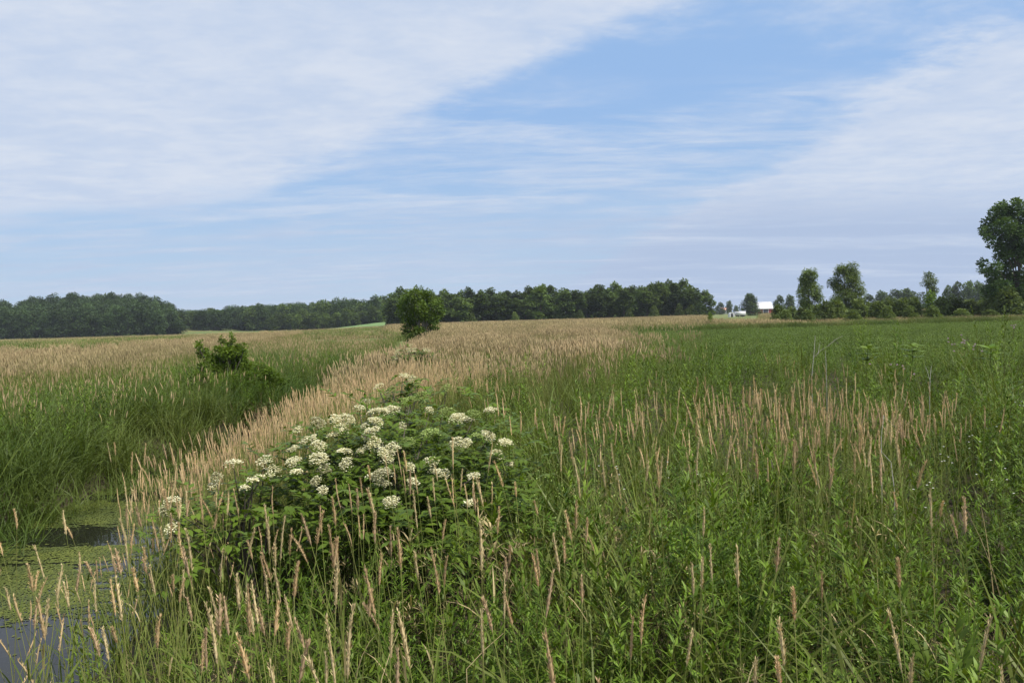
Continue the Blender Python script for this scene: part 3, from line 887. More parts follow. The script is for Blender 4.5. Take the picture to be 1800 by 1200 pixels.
for px, top, w in ((1525, 518, 30), (1550, 512, 34), (1572, 510, 36), (1592, 508, 36), (1606, 513, 26)):
    at_tree(FT[int(R.integers(0, 4))], 12, 'distant_tree', px, top, 420, w, 10, 'rounded far tree in the row behind the hedge between willow and slender tree', group='far row of trees behind the hedge')
for px, top, w in ((1668, 503, 22), (1685, 497, 30), (1703, 495, 30), (1720, 496, 30), (1740, 498, 30)):
    at_tree(FT[int(R.integers(0, 4))], 12, 'distant_tree', px, top, 380, w, 10, 'bluish far tree in the grove left of the tall poplar', group='far grove left of the poplar')

# willows, slender tree, poplar
WL = lambda u: (.75 + .4 * u) if u < .5 else max(.3, 1.0 - .9 * (u - .5))
w1 = tree_meshes('willow_a', 9.5, 2.6, 50, .0, WL, 11000, .36, 'willow_leaf', r=.16, limbs=12, rc=(.24, .36), aspect=.35, droop=.3, fill=.2)
w2 = tree_meshes('willow_b', 10, 3.6, 62, .0, WL, 15000, .36, 'willow_leaf', r=.2, limbs=14, rc=(.2, .32), aspect=.35, droop=.3, fill=.2)
at_tree(w1, 9.5, 'willow_tree', 1424, 473, 130, 50, 5.2, 'narrower pale green willow on the left of the pair right of the barn')
at_tree(w2, 10, 'willow_tree', 1487, 464, 130, 72, 7.2, 'wider full crowned willow on the right of the pair right of the barn')
sl = tree_meshes('slender', 8, 2.0, 24, 2.2, ROUND, 3000, .28, 'willow_leaf', 'pale_bark', r=.09, limbs=10, rc=(.22, .34), aspect=.4, fill=.15)
at_tree(sl, 8, 'slender_tree', 1632, 478, 130, 36, 3.4, 'slender airy tree rising out of the hedge left of the poplar')
bsh = tree_meshes('brightbush', 3.6, 1.7, 14, .1, LOW, 1300, .28, 'bright_leaf', r=.06, limbs=6, rc=(.3, .45))
at_tree(bsh, 3.6, 'bright_bush', 1636, 513, 122, 44, 3.4, 'yellow green bush at the foot of the slender tree', 'bush')
pop_px = [(1736, 390, 10), (1733, 406, 9), (1740, 418, 9), (1742, 432, 6), (1763, 368, 10), (1758, 382, 13), (1766, 396, 16), (1756, 416, 12), (1788, 360, 11), (1780, 374, 13), (1792, 382, 14), (1776, 410, 18), (1792, 406, 12), (1760, 436, 11), (1756, 450, 9), (1776, 434, 17), (1770, 458, 16), (1728, 462, 8), (1726, 476, 7), (1736, 478, 8), (1750, 470, 11), (1748, 488, 11), (1764, 478, 14), (1784, 458, 16), (1776, 494, 20), (1760, 506, 18), (1792, 490, 16), (1740, 512, 14), (1780, 516, 22), (1808, 370, 14), (1815, 400, 18), (1810, 440, 18), (1812, 480, 18), (1810, 515, 20), (1800, 420, 12), (1786, 353, 7), (1763, 359, 6), (1745, 500, 12), (1770, 530, 18), (1795, 530, 18)]
pb = at(1782, 560, 112)
pcl = []
for px, py, r_ in pop_px:
    P = at(px, py, 112 + R.uniform(-2.4, 2.4)); pcl.append((P.x - pb.x, P.y - 112, P.z, r_ * 112 / F))
pcl += [(c[0] * .9, -c[1], c[2] + R.normal(0, .3), c[3] * .9) for c in pcl[4:17]]
pt_ = trunk_acc(16.5, .3, pcl, 24, 0, .1).mesh('poplar_trunk', M['bark'], True)
pc_ = crown_acc(pcl, 20000, .36, aspect=.75, fill=.2).mesh('poplar_crown', M['poplar_leaf'])
put_tree((pt_, pc_), 'poplar_tree', (pb.x, 112, 0), 'tall dark poplar with ragged side limbs at the right edge', 'tree')
for px, top, d, w in ((1745, 503, 118, 50), (1790, 495, 116, 46), (1772, 508, 108, 60)):
    at_tree(SH[1], 3.0, 'poplar_thicket', px, top, d, w, 4, 'dark leafy thicket at the foot of the tall poplar', 'bush', 'thickets at the foot of the poplar')

# hedge of separate bushes behind the crop field
hb = [(1368, 541, 36), (1392, 538, 34), (1410, 540, 36), (1440, 535, 40), (1452, 530, 40), (1470, 527, 44), (1508, 525, 46), (1528, 532, 40), (1545, 530, 46), (1566, 528, 44), (1588, 526, 44), (1606, 524, 40), (1655, 525, 46), (1680, 524, 50), (1705, 528, 46), (1728, 530, 50), (1760, 533, 52), (1788, 532, 54), (1815, 526, 50), (1600, 540, 30), (1420, 548, 34), (1366, 552, 20), (1382, 549, 32), (1500, 543, 36), (1560, 541, 34), (1640, 541, 36), (1690, 541, 40), (1740, 543, 44)]
for j, (px, top, w) in enumerate(hb):
    back = j < 19
    d = R.uniform(114, 126) if back else R.uniform(100, 106)
    at_tree(SH[j % 4], 3.0, 'hedge_bush', px, top + R.uniform(-4, 3), d, w * 1.02, 4, ('grey green bush in the back of the hedge beyond the crop field' if back else 'low spreading bush along the front of the hedge beyond the crop field'), 'bush', ('back bushes of the field hedge' if back else 'front bushes of the field hedge'), R.uniform(0, 6))
at_tree(bsh, 3.6, 'bright_sapling', 1248, 550, 88, 17, 3.4, 'young bright green sapling alone in the meadow before the wood', 'sapling')

# lone tree on the ditch bank
lt_cl = []
def lp(px, py, dd=0.0): 
    P = at(px, py, 50 + dd); return (P.x, P.y, P.z)
lone_base = at(738, 590, 50); lbx = lone_base.x
for px, py, r_ in ((735, 503, .35), (752, 508, .3), (718, 512, .4), (740, 518, .55), (764, 522, .4), (706, 527, .35), (722, 530, .55), (752, 533, .55), (772, 540, .38), (708, 545, .42), (733, 548, .5), (760, 553, .45), (714, 560, .38), (722, 570, .4), (766, 566, .3), (742, 562, .3), (716, 580, .32), (728, 586, .35), (750, 572, .28), (752, 512, .4), (730, 510, .4), (712, 520, .35), (768, 530, .4), (728, 540, .5), (748, 545, .5), (704, 536, .3), (720, 590, .3), (736, 574, .35), (728, 556, .4), (746, 592, .25), (714, 572, .35), (726, 598, .25), (758, 566, .35), (738, 532, .45), (725, 555, .4), (750, 558, .4), (742, 578, .35), (770, 548, .35)):
    x, y, z = lp(px, py, R.uniform(-.8, .8)); lt_cl.append((x - lbx, y - 50, z, r_))
tr = empty('lone_tree', (lbx, 50, gz(lbx, 50)), 'single small dark tree on the ditch bank in front of the wood', 'tree')
ta = Acc()
for k_, (bx, by, tx, ty, tz) in enumerate(((0, 0, -.15, 0, 3.2), (-.12, .1, -.6, .2, 3.0), (.1, 0, .7, -.1, 2.8))):
    V, Fq = poly_tube([(bx, by, -.1), (bx * 1.5 + tx * .1, by, .9), (tx * .6, ty * .6, 1.9), (tx, ty, tz)], [.11, .085, .06, .02], 7); ta.add(V, Fq, .5)
for c in lt_cl[::2]:
    V, Fq = poly_tube([(0.1 * c[0], 0, .9 + .2 * c[2]), (c[0] * .5, c[1] * .5, c[2] * .75), c[:3]], [.045, .03, .01], 5); ta.add(V, Fq, .5)
ta.obj('trunk', M['pale_bark'], tr, True)
crown_acc(lt_cl, 8500, .14, fill=.3, aspect=.6).obj('crown', M['lone_leaf'], tr)

# far wooded hills (one mass each)
M['knoll_leaf'] = leaf_mat('knoll_tree_leaf', (.032, .062, .022), (.064, .10, .032), (.05, .085, .028), .2, .6, .05, .35)
HT = [source(crown_acc(make_clumps(13, 5.0, 16, .2, ROUND, (.3, .46)), 1500, .85), f'hilltree{i}', [M['knoll_leaf']]) for i in range(4)]
HT2 = [source(crown_acc(make_clumps(13, 5.0, 16, .2, ROUND, (.3, .46)), 1500, .9), f'hilltreemid{i}', [M['wood_mid']]) for i in range(3)]
X, Y = pts_in(-420, -150, 360, 540, .033)
px_ = 900 + X / Y * F
k = (px_ < 318 - np.clip((Y - 360) * .08, 0, 20)) & (px_ > -160)
X, Y = X[k], Y[k]; px_ = px_[k]
edge = np.interp(px_, [-200, 0, 60, 150, 220, 260, 285, 305, 318], [.9, .98, 1.06, 1.08, 1.1, 1.1, .98, .76, .4])
sc = R.uniform(.78, 1.2, len(X)) * edge
scatter('knoll_woods', HT, X, Y, rrot(len(X), .04), np.stack([R.uniform(.8, 1.15, len(X)), R.uniform(.8, 1.15, len(X)), sc], -1), 'dark rounded wood covering the low knoll on the left', 'woods')
X, Y = pts_in(-380, -66, 415, 760, .017)
px_ = 900 + X / Y * F
k = (px_ > 285) & (px_ < 760)
X, Y, px_ = X[k], Y[k], px_[k]
scatter('far_woods', HT + HT2, X, Y, rrot(len(X), .04), np.stack([R.uniform(.9, 1.3, len(X))] * 2 + [R.uniform(.75, 1.2, len(X)) * np.interp(px_, [285, 330, 400, 450, 600, 700], [.5, .68, .85, 1.0, 1.1, 1.08])], -1), 'bluish green wood on the far ridge left of the lone tree', 'woods', idx=R.choice(7, len(X), p=[.1, .1, .1, .1, .2, .2, .2]))
px = 470.0
for px in np.arange(470, 700, 8.5):
    for rr_ in range(2):
        d = 402 + rr_ * 24 + R.uniform(-8, 8); P = at(px + R.uniform(-3, 3), 560, d)
        if rr_ == 0 and px < 520: continue
        put_tree(FT[int(R.choice([1, 3]))], 'ridge_tree', (P.x, d, gz(P.x, d)), 'lighter green tree in the row before the far ridge wood', 'tree', 'light green trees before the far ridge wood', (R.uniform(.8, 1.1), R.uniform(.8, 1.1), R.uniform(.55, .85)), R.uniform(0, 6))

# ------------------------------------------------------------------ farm
bd = 560
bl = at(1322, 551, bd).x; br = at(1359, 551, bd).x
barn = empty('red_barn', ((bl + br) / 2, bd, 0), 'red barn with a white metal roof between two dark trees', 'barn')
bw = (br - bl) / 2; H1 = 4.0; H2 = 9.0; z0 = -.2
a = Acc(); a.box(-bw, bw, 0, 11, z0, H1)
V = [(-bw, 0, H1), (-bw, 11, H1), (-bw, 5.5, H2 - .4), (bw, 0, H1), (bw, 11, H1), (bw, 5.5, H2 - .4)]
a.add(V, [(0, 1, 2, 2), (3, 5, 4, 4)], .5)
a.obj('wall', M['barn_red'], barn)
a = Acc(); t_ = .25
for sgn in (0, 1):
    ye = -.7 if sgn == 0 else 11.7
    ze = H1 - .55
    V = [(-bw - .6, ye, ze), (bw + .6, ye, ze), (bw + .6, 5.5, H2 - .25), (-bw - .6, 5.5, H2 - .25)]
    V += [(x, y, z + t_) for x, y, z in V]
    a.add(V, [(0, 3, 2, 1), (4, 5, 6, 7), (0, 1, 5, 4), (1, 2, 6, 5), (2, 3, 7, 6), (3, 0, 4, 7)], .5)
a.obj('roof', M['barn_roof'], barn)
a = Acc(); a.box(.6, 4.2, -.08, .0, z0, 3.1); a.obj('door', M['dark_open'], barn)
a = Acc(); a.box(.25, .6, -.12, -.003, z0, 3.3); a.box(4.2, 4.55, -.12, -.003, z0, 3.3); a.box(.25, 4.55, -.12, -.003, 3.3, 3.6); a.obj('door_frame', M['white_paint'], barn)
for wx in (-6, -3):
    a = Acc(); a.box(wx, wx + 1.1, -.06, -.002, 1.5, 2.6); wn = a.obj('window', M['glass'], barn)
    a = Acc(); a.box(wx - .12, wx, -.09, -.002, 1.38, 2.72); a.box(wx + 1.1, wx + 1.22, -.09, -.002, 1.38, 2.72); a.box(wx, wx + 1.1, -.09, -.002, 2.6, 2.72); a.box(wx, wx + 1.1, -.09, -.002, 1.38, 1.5)
    a.obj('frame', M['white_paint'], wn)

d = 300
xl, xr = at(1294, 553, d).x, at(1311, 553, d).x
tl = empty('white_trailer', ((xl + xr) / 2, d, 0), 'long low white box trailer on the farm yard left of the barn', 'trailer')
hw_ = (xr - xl) / 2
a = Acc(); a.box(-hw_, hw_, 0, 2.4, .5, 2.2); a.obj('body', M['white_paint'], tl)
for wx in (-hw_ * .5, hw_ * .35, hw_ * .6):
    for wy in (.0, 2.1):
        (V, Fq, k), _ = tubes([[wx, wy - .08 if wy == 0 else wy + .1, .36]], PI / 2, PI / 2, 0, .22, [.02, .36, .36, .02], 12)
        Acc().add(V, Fq, .5).obj('wheel', M['rubber'], tl)
a = Acc(); a.box(-hw_ - 1.2, -hw_, 1.1, 1.3, .55, .7); a.obj('drawbar', M['dark_open'], tl)
xs_ = at(1287, 553, d).x
shd = empty('white_shed', (xs_, d, 0), 'tiny white rounded shed at the left end of the white trailer', 'shed')
a = Acc(); nA = 9
aa = np.linspace(0, PI, nA); arc = np.stack([1.0 * np.cos(aa), np.zeros(nA), .9 + 1.0 * np.sin(aa)], -1)
arc = np.concatenate([[[1.0, 0, 0]], arc, [[-1.0, 0, 0]]])
V = np.concatenate([arc, arc + [0, 2.4, 0]]); m_ = len(arc)
a.add(V, [(i_, i_ + 1, i_ + 1 + m_, i_ + m_) for i_ in range(m_ - 1)], .5)
for off in (0, 2.4):
    a.add(arc + [0, off, 0], [(i_, i_ + 1, m_ - 2 - i_, m_ - 1 - i_) for i_ in range(m_ // 2)], .5)
a.obj('hull', M['white_paint'], shd)
a = Acc(); a.box(-.45, .45, -.06, -.003, 0, 1.5); a.obj('door', M['dark_open'], shd)
hd_ = 650; hx = at(1277, 545, hd_).x
hs = empty('far_house', (hx, hd_, 0), 'small far house with a pale wall and a reddish roof among trees', 'house')
a = Acc(); a.box(-4, 4, 0, 7, 0, 3.6); a.add([(-4, 0, 3.6), (-4, 7, 3.6), (-4, 3.5, 5.6), (4, 0, 3.6), (4, 7, 3.6), (4, 3.5, 5.6)], [(0, 1, 2, 2), (3, 5, 4, 4)], .5); a.obj('wall', M['white_paint'], hs)
a = Acc()
for ye in (-.4, 7.4):
    V = [(-4.3, ye, 3.45), (4.3, ye, 3.45), (4.3, 3.5, 5.8), (-4.3, 3.5, 5.8)]; V += [(x, y, z + .2) for x, y, z in V]
    a.add(V, [(0, 3, 2, 1), (4, 5, 6, 7), (0, 1, 5, 4), (1, 2, 6, 5), (2, 3, 7, 6), (3, 0, 4, 7)], .5)
a.obj('roof', M['orange_roof'], hs)
for wx in (-2.6, .2, 2.0):
    Acc().box(wx, wx + .9, -.05, -.002, 1.1, 2.4).obj('window', M['glass'], hs)


# ------------------------------------------------------------------ elder bushes
def umbel(rad_, n, tilt_az, tilt, mat_kind):
    """flat topped spray of tiny florets on thin rays; local origin at the hub"""
    a = Acc()
    nsub = 9
    subs = [(0, 0)] + [(rad_ * .6 * math.cos(2 * PI * j / 8 + .3), rad_ * .6 * math.sin(2 * PI * j / 8 + .3)) for j in range(8)]
    subs = np.array(subs) + R.normal(0, rad_ * .08, (nsub, 2))
    who = R.integers(0, nsub, n)
    q_ = R.normal(0, rad_ * .2, (n, 2)).clip(-rad_ * .4, rad_ * .4)
    xy = subs[who] + q_
    rr2 = (xy ** 2).sum(1) / rad_ ** 2
    z = rad_ * (.42 - .24 * rr2) - .5 * (q_ ** 2).sum(1) / rad_ * 1.6 + R.normal(0, .004, n)
    P = np.stack([xy[:, 0], xy[:, 1], z], -1)
    rot = Matrix.Rotation(tilt_az, 3, 'Z') @ Matrix.Rotation(tilt, 3, 'Y') @ Matrix.Rotation(-tilt_az, 3, 'Z')
    RM_ = np.array(rot)
    P = P @ RM_.T
    # each floret: two crossed small petals
    for kk in range(2):
        az = R.uniform(0, 2 * PI, n)
        Lp = R.uniform(.010, .0155, n)
        off = np.stack([np.cos(az), np.sin(az), np.zeros(n)], -1) * (Lp * .5)[:, None]
        V, Fq, k, _ = ribbons(P - off, az, R.uniform(1.15, 1.65, n), .1, Lp, Lp * .8, LF2, R.uniform(-.35, .35, n))
        a.add(V, Fq, per(n, k), 0)
    hub = np.zeros((nsub, 3))
    tips = np.concatenate([subs, (rad_ * (.55 - .38 * (subs ** 2).sum(1) / rad_ ** 2))[:, None]], 1) @ RM_.T
    for tp in tips:
        V, Fq = poly_tube([(0, 0, 0), tp * .5 + [0, 0, .004], tp], [.0022, .0016, .001], 3); a.add(V, Fq, .5, 1)
    return a


def compound_leaves(a, P, size=(.075, .11), pairs=3, mat=0, smat=1):
    """pinnate leaves: pairs of pointed leaflets and one at the end of a thin rachis"""
    n = len(P)
    az = R.uniform(0, 2 * PI, n); th = R.uniform(.7, 1.5, n); cu = R.uniform(.1, .7, n)
    Lr = R.uniform(.14, .22, n)
    (V, Fq, k), pts = tubes(P, az, th, cu, Lr, [.002, .0016, .0012, .0008], 3)
    a.add(V, Fq, per(n, k), smat)
    r0 = R.uniform(0, .7, n)
    for j in range(pairs + 1):
        for sg in ((-1, 1) if j < pairs else (0,)):
            f = (.35 + .6 * j / pairs) * 3; i = min(int(f), 2)
            p0 = pts[:, i] + (pts[:, i + 1] - pts[:, i]) * (f - i)
            V, Fq, k, _ = ribbons(p0, az + sg * R.uniform(.8, 1.3, n), th + cu * .6 + R.normal(.1, .15, n), R.uniform(.2, .8, n), R.uniform(*size, n), R.uniform(.028, .04, n), [.15, .85, 1, .55, .04], R.uniform(-.35, .35, n))
            a.add(V, Fq, np.repeat(np.clip(r0 + R.uniform(0, .3, n), 0, 1), k), mat)


def elder(name, label, base, clusters, leaf_n, spread, inner, leaf_size=(.075, .11), floret_n=240, sub=(.45, .02)):
    e = empty(name, base, label, 'elder bush')
    B = Vector(base)
    st = Acc(); fo = Acc()
    pts = [c[0] - B for c in clusters]
    for k_ in range(16):
        tp = pts[k_ * len(pts) // 16]
        b0 = Vector((R.normal(0, .12), R.normal(0, .12), 0))
        mid = b0.lerp(tp, .5) + Vector((0, 0, .18 * tp.z))
        V, Fq = poly_tube([b0, b0.lerp(mid, .5) + Vector((0, 0, .08)), mid, tp - Vector((0, 0, .03))], [.013, .01, .007, .003], 5); st.add(V, Fq, .5)
    LP = []
    for i_ in range(leaf_n):
        c = pts[int(R.integers(0, len(pts)))]
        u = R.uniform(0, 1)
        p_ = c + Vector((R.normal(0, spread), R.normal(0, spread), -sub[1] - abs(R.normal(0, sub[0] * .5)) - .06))
        if u < inner:
            p_ = Vector((0, 0, .15)).lerp(p_, R.uniform(.45, 1))
        if p_.z > .05: LP.append(p_)
    compound_leaves(fo, np.array([tuple(v) for v in LP]), leaf_size)
    st.obj('stem', M['bark'], e, True)
    fo.obj('foliage', [M['elder_leaf'], M['forb_stem']], e)
    for c, rad_, kind in clusters:
        mk = {'w': 'floret', 'g': 'floret_green', 't': 'floret_tan', 's': 'floret'}[kind]
        n_ = int(floret_n * (rad_ / .08) ** 1.5 * (.6 if kind == 's' else 1))
        a = umbel(rad_, max(130, n_), R.uniform(-2.6, -.5), R.uniform(.0, .95) ** 1.2, kind)
        o = a.obj('flower_cluster', [M[mk], M['forb_stem']], e, loc=c - B)
        if kind == 'g': o['label'] = 'greenish flower cluster still in bud'
        if kind == 't': o['label'] = 'browning faded flower cluster'
    return e


CL = [(631, 704, 20, 'w'), (665, 712, 36, 'w'), (688, 708, 30, 'w'), (597, 729, 36, 'w'), (612, 722, 24, 'w'), (557, 730, 28, 't'), (522, 742, 16, 'w'), (536, 760, 20, 'w'), (552, 756, 16, 'w'), (559, 769, 26, 'w'), (652, 745, 30, 'w'), (660, 727, 26, 'w'), (640, 735, 14, 'w'), (655, 765, 28, 'w'), (605, 780, 26, 'w'), (560, 792, 34, 'w'), (516, 775, 20, 'w'), (516, 797, 28, 'w'), (521, 815, 22, 'w'), (608, 800, 26, 'w'), (676, 785, 30, 'w'), (688, 776, 30, 'w'), (636, 777, 18, 'w'), (660, 828, 32, 'w'), (672, 818, 34, 't'), (686, 867, 28, 'w'), (570, 810, 22, 't'), (555, 830, 20, 't'), (567, 847, 18, 'w'), (805, 722, 34, 'w'), (820, 727, 28, 'w'), (862, 708, 22, 'w'), (857, 752, 28, 'w'), (802, 764, 26, 'w'), (818, 766, 24, 'w'), (754, 706, 14, 's'), (757, 797, 26, 's'), (765, 815, 26, 's'), (780, 818, 24, 's'), (872, 785, 24, 'w'), (887, 764, 26, 'w'), (832, 822, 24, 's'), (720, 805, 18, 's'), (757, 749, 32, 'g'), (717, 764, 24, 'g'), (785, 712, 26, 'g'), (832, 714, 24, 'g'), (725, 832, 22, 's'), (678, 836, 20, 't'), (597, 745, 16, 'w'), (586, 752, 20, 'w'), (825, 868, 20, 's'), (838, 752, 18, 'g'), (720, 690, 26, 'g'), (740, 684, 24, 'g'), (895, 800, 16, 's'), (705, 735, 16, 's')]


def cl3(lst, fn):
    out = []
    for px, py, w, kd in lst:
        d = fn(px, py) + R.uniform(-.1, .1)
        out.append((at(px, py + 6, d) - Vector((0, 0, .04)), .5 * w * d / F * 1.14, kd))
    return out


main_cl = cl3(CL, lambda x, y: 6.4 - (y - 690) * (1.7 / 180))
bb = at(700, 800, 5.75); elder('elder_bush', 'big elder bush covered in creamy flat flower clusters at the centre of the view', (bb.x, 5.75, gz(bb.x, 5.75)), main_cl, 1050, .24, .4, leaf_size=(.06, .09), floret_n=470)
LC = [(465, 804, 28, 'w'), (481, 822, 28, 'w'), (455, 832, 20, 'w'), (444, 837, 20, 'w'), (410, 808, 28, 'w'), (380, 830, 20, 't'), (377, 845, 22, 'w'), (302, 872, 26, 'w'), (290, 887, 20, 't'), (300, 920, 22, 'w'), (430, 850, 16, 'w'), (320, 890, 16, 'g')]
low_cl = cl3([(x, y - 8, w, k_) for x, y, w, k_ in LC], lambda x, y: 5.3 - (y - 800) * .006)
bb = at(430, 850, 5.4); elder('low_elder_bush', 'low straggling elder bush with small cream clusters on the slope beside the ditch', (bb.x, 5.4, gz(bb.x, 5.4)), low_cl, 85, .12, .1, leaf_size=(.055, .08), sub=(.3, .07))
BC = [(715, 650, 16, 'w'), (725, 653, 16, 'w'), (708, 649, 14, 'w'), (666, 668, 18, 'w'), (643, 694, 16, 't'), (690, 672, 14, 'g'), (735, 662, 14, 'g'), (785, 671, 22, 'g')]
back_cl = cl3(BC, lambda x, y: 8.4 - (y - 648) * .02)
bb = at(705, 690, 8.0); elder('back_elder_bush', 'smaller elder bush with few cream clusters behind the big flowering one', (bb.x, 8.0, gz(bb.x, 8.0)), back_cl, 150, .26, .35)
VC = [(R.uniform(692, 758), 0, R.uniform(6, 9), 'w') for _ in range(24)]
VC = [(x, 618 - 16 * math.sin((x - 688) / 74 * PI) + R.uniform(-2, 10) - (x - 690) * .06, w, k_) for x, _, w, k_ in VC]
far_cl = cl3(VC, lambda x, y: 19.5 + R.uniform(-.4, .4))
bb = at(722, 620, 19.5); elder('far_elder_bush', 'small distant elder bush dotted with white clusters below the lone tree', (bb.x, 19.5, gz(bb.x, 19.5)), far_cl, 220, .16, .3, (.09, .14), 90)

# shrub on the far bank
sb = at(398, 690, 19.5); sbase = (sb.x, 19.5, gz(sb.x, 19.5))
sh = empty('bank_shrub', sbase, 'bushy bright green shrub with upright shoots on the far ditch bank', 'shrub')
SC = []
for px, py, r_ in ((355, 600, .16), (362, 612, .2), (392, 590, .16), (400, 598, .2), (406, 588, .14), (415, 600, .18), (384, 605, .22), (400, 612, .28), (418, 615, .25), (375, 622, .22), (395, 628, .3), (418, 630, .28), (432, 640, .25), (450, 643, .22), (410, 640, .25), (385, 640, .22), (464, 650, .2), (440, 655, .2), (422, 606, .15), (352, 594, .1), (405, 582, .08), (425, 597, .1), (404, 578, .06), (389, 582, .07), (358, 589, .07), (470, 660, .2), (482, 668, .16), (455, 668, .2), (365, 640, .2), (352, 655, .2), (376, 662, .25), (400, 660, .25), (428, 660, .25), (440, 675, .2)):
    P = at(px, py, 19.5 + R.uniform(-.4, .4)); SC.append((P.x - sbase[0], P.y - 19.5, P.z - sbase[2], r_ * (.5 if py < 612 else .78)))
a = Acc()
for c in SC:
    V, Fq = poly_tube([(R.normal(0, .1), R.normal(0, .1), 0), (c[0] * .5, c[1] * .5, c[2] * .6), (c[0] * .95, c[1] * .95, c[2] * .9), c[:3]], [.014, .01, .007, .003], 4); a.add(V, Fq, .5)
a.obj('stem', M['bark'], sh)
crown_acc(SC, 12000, .058, fill=.05).obj('foliage', M['vine_leaf'], sh)
n = 150
xs_, ys_ = R.normal(sbase[0] - .1, 1.5, n), R.normal(19.2, 1.0, n)
scatter('weeds_round_shrub', F_mid, xs_, ys_, rrot(n, .15), R.uniform(.9, 1.35, n) * np.exp(-((xs_ - sbase[0]) / 3.0) ** 2).clip(.5, 1), 'tall weeds crowding round the shrub on the far bank', 'weeds')
sh.scale = (1.15, 1.0, .93)
# dead brown thicket beside it
db = at(452, 700, 17.6)
dt = empty('dead_thicket', (db.x, 17.6, gz(db.x, 17.6)), 'brown thicket of dead twigs under the shrub on the far bank', 'thicket')
a = Acc(); n = 420
P = np.stack([R.normal(0, .45, n), R.normal(0, .35, n), R.uniform(.0, .7, n)], -1)
(V, Fq, k), _ = tubes(P, R.uniform(0, 2 * PI, n), R.uniform(.2, 1.6, n), R.uniform(-.3, .9, n), R.uniform(.3, .7, n), [.006, .005, .004, .002], 3)
a.add(V, Fq, per(n, k)); a.obj('twigs', M['thatch'], dt)
crown_acc([(x, y, z, .25) for x, y, z in ((-.3, 0, .9), (.2, .1, .85), (.5, -.1, .7), (-.1, -.2, .6))], 500, .07, fill=.1).obj('leaves', M['shrub_leaf'], dt)

# ------------------------------------------------------------------ countable odd plants
def odd(name, label, cat, px, py, d, group=None):
    P = at(px, py, d)
    return empty(name, (P.x, d, gz(P.x, d)), label, cat, group), P.z - gz(P.x, d)


for px, py, d, lab in ((1737, 612, 16.0, 'big leaved umbrella shaped plant above the weeds at the right'), (1600, 609, 17.0, 'broad leaved plant in the weeds left of the lilac thistle'), (1520, 613, 16.0, 'spreading broad leaved plant in the middle of the right weed stand')):
    e, h = odd('broadleaf_plant', lab, 'plant', px, py, d)
    a = Acc()
    (V, Fq, k), pts = tubes([[0, 0, 0]], 0, .03, .05, h, [.012, .01, .008, .006], 5); a.add(V, Fq, .5); a.obj('stem', M['forb_stem'], e)
    a = Acc()
    for lvl in range(3):
        n = 7
        p0 = np.repeat(pts[0, -1][None] - [[0, 0, lvl * .13]], n, 0)
        V, Fq, k, _ = ribbons(p0, np.arange(n) * 2 * PI / n + lvl, R.uniform(1.1, 1.4, n), R.uniform(.2, .6, n), R.uniform(.26, .38, n), R.uniform(.10, .15, n), [.12, .35, 1, .8, .4, .04], R.uniform(-.2, .2, n))
        a.add(V, Fq, per(n, k))
    a.obj('leaves', M['bright_leaf'] if d == 16.0 and px > 1700 else M['forb_pale'], e)

for px, py, d, lab in ((1690, 598, 13.0, 'lilac flowered thistle in bloom left of the umbrella shaped plant'), (1570, 648, 11, 'short lilac flower spike low in the right weed stand'), (1775, 570, 17, 'tall lilac flowered weed against the crop at the right edge'), (1705, 606, 12.6, 'small lilac thistle close in front of the larger blooming thistle')):
    e, h = odd('lilac_thistle', lab, 'thistle', px, py, d)
    st = Acc(); fl = Acc(); lv = Acc()
    n = 9 if px == 1690 else 6
    (V, Fq, k), pts = tubes([[0, 0, 0]], 0, .03, .05, h * .8, [.006, .005, .004, .003], 4); st.add(V, Fq, .5)
    tips = np.stack([R.normal(0, .12, n), R.normal(0, .1, n), h + R.uniform(-.12, .08, n)], -1)
    for tp in tips:
        V, Fq = poly_tube([pts[0, -1], (pts[0, -1] + tp) / 2 + [0, 0, .02], tp], [.003, .002, .002], 3); st.add(V, Fq, .5)
    for tp in tips:
        m_ = 26
        V, Fq, k, _ = ribbons(np.repeat(tp[None], m_, 0), R.uniform(0, 2 * PI, m_), R.uniform(.1, 1.2, m_), .2, R.uniform(.022, .036, m_), .006, LF2, 0); fl.add(V, Fq, per(m_, k)); fl.obj('flower_head', M['lilac'], e); fl = Acc()
    m_ = 50
    P = np.stack([R.normal(0, .03, m_), R.normal(0, .03, m_), R.uniform(.3, 1, m_) * h], -1)
    V, Fq, k, _ = ribbons(P, R.uniform(0, 2 * PI, m_), R.uniform(.7, 1.3, m_), .5, R.uniform(.08, .16, m_), R.uniform(.02, .035, m_), LF, 0); lv.add(V, Fq, per(m_, k))
    st.obj('stem', M['forb_stem'], e); lv.obj('leaves', M['forb'], e)


def tall(px0, py0, px1, py1, d):
    return at(px0, py0, d), at(px1, py1, d)


def dead(name, lab, path_px, d, r=.008, mat='dead_stem'):
    P0 = at(*path_px[0], d)
    base = (P0.x, d, gz(P0.x, d))
    e = empty(name, base, lab, 'dead stalk')
    pts = [Vector((0, 0, 0))] + [at(x, y, d + .15 * j) - Vector(base) for j, (x, y) in enumerate(path_px)]
    rr_ = np.linspace(r, r * .45, len(pts))
    V, Fq = poly_tube([tuple(v) for v in pts], rr_, 5)
    Acc().add(V, Fq, .5).obj('stem', M[mat], e)
    return e, pts, base


def twigs(e, base, lines, d, r=.004):
    for (x0, y0), (x1, y1) in lines:
        A = at(x0, y0, d) - Vector(base); B_ = at(x1, y1, d + .2) - Vector(base)
        V, Fq = poly_tube([tuple(A), tuple(A.lerp(B_, .5) + Vector((0, 0, .02))), tuple(B_)], [r, r * .8, r * .4], 4)
        Acc().add(V, Fq, .5).obj('twig', M['dead_stem'], e)


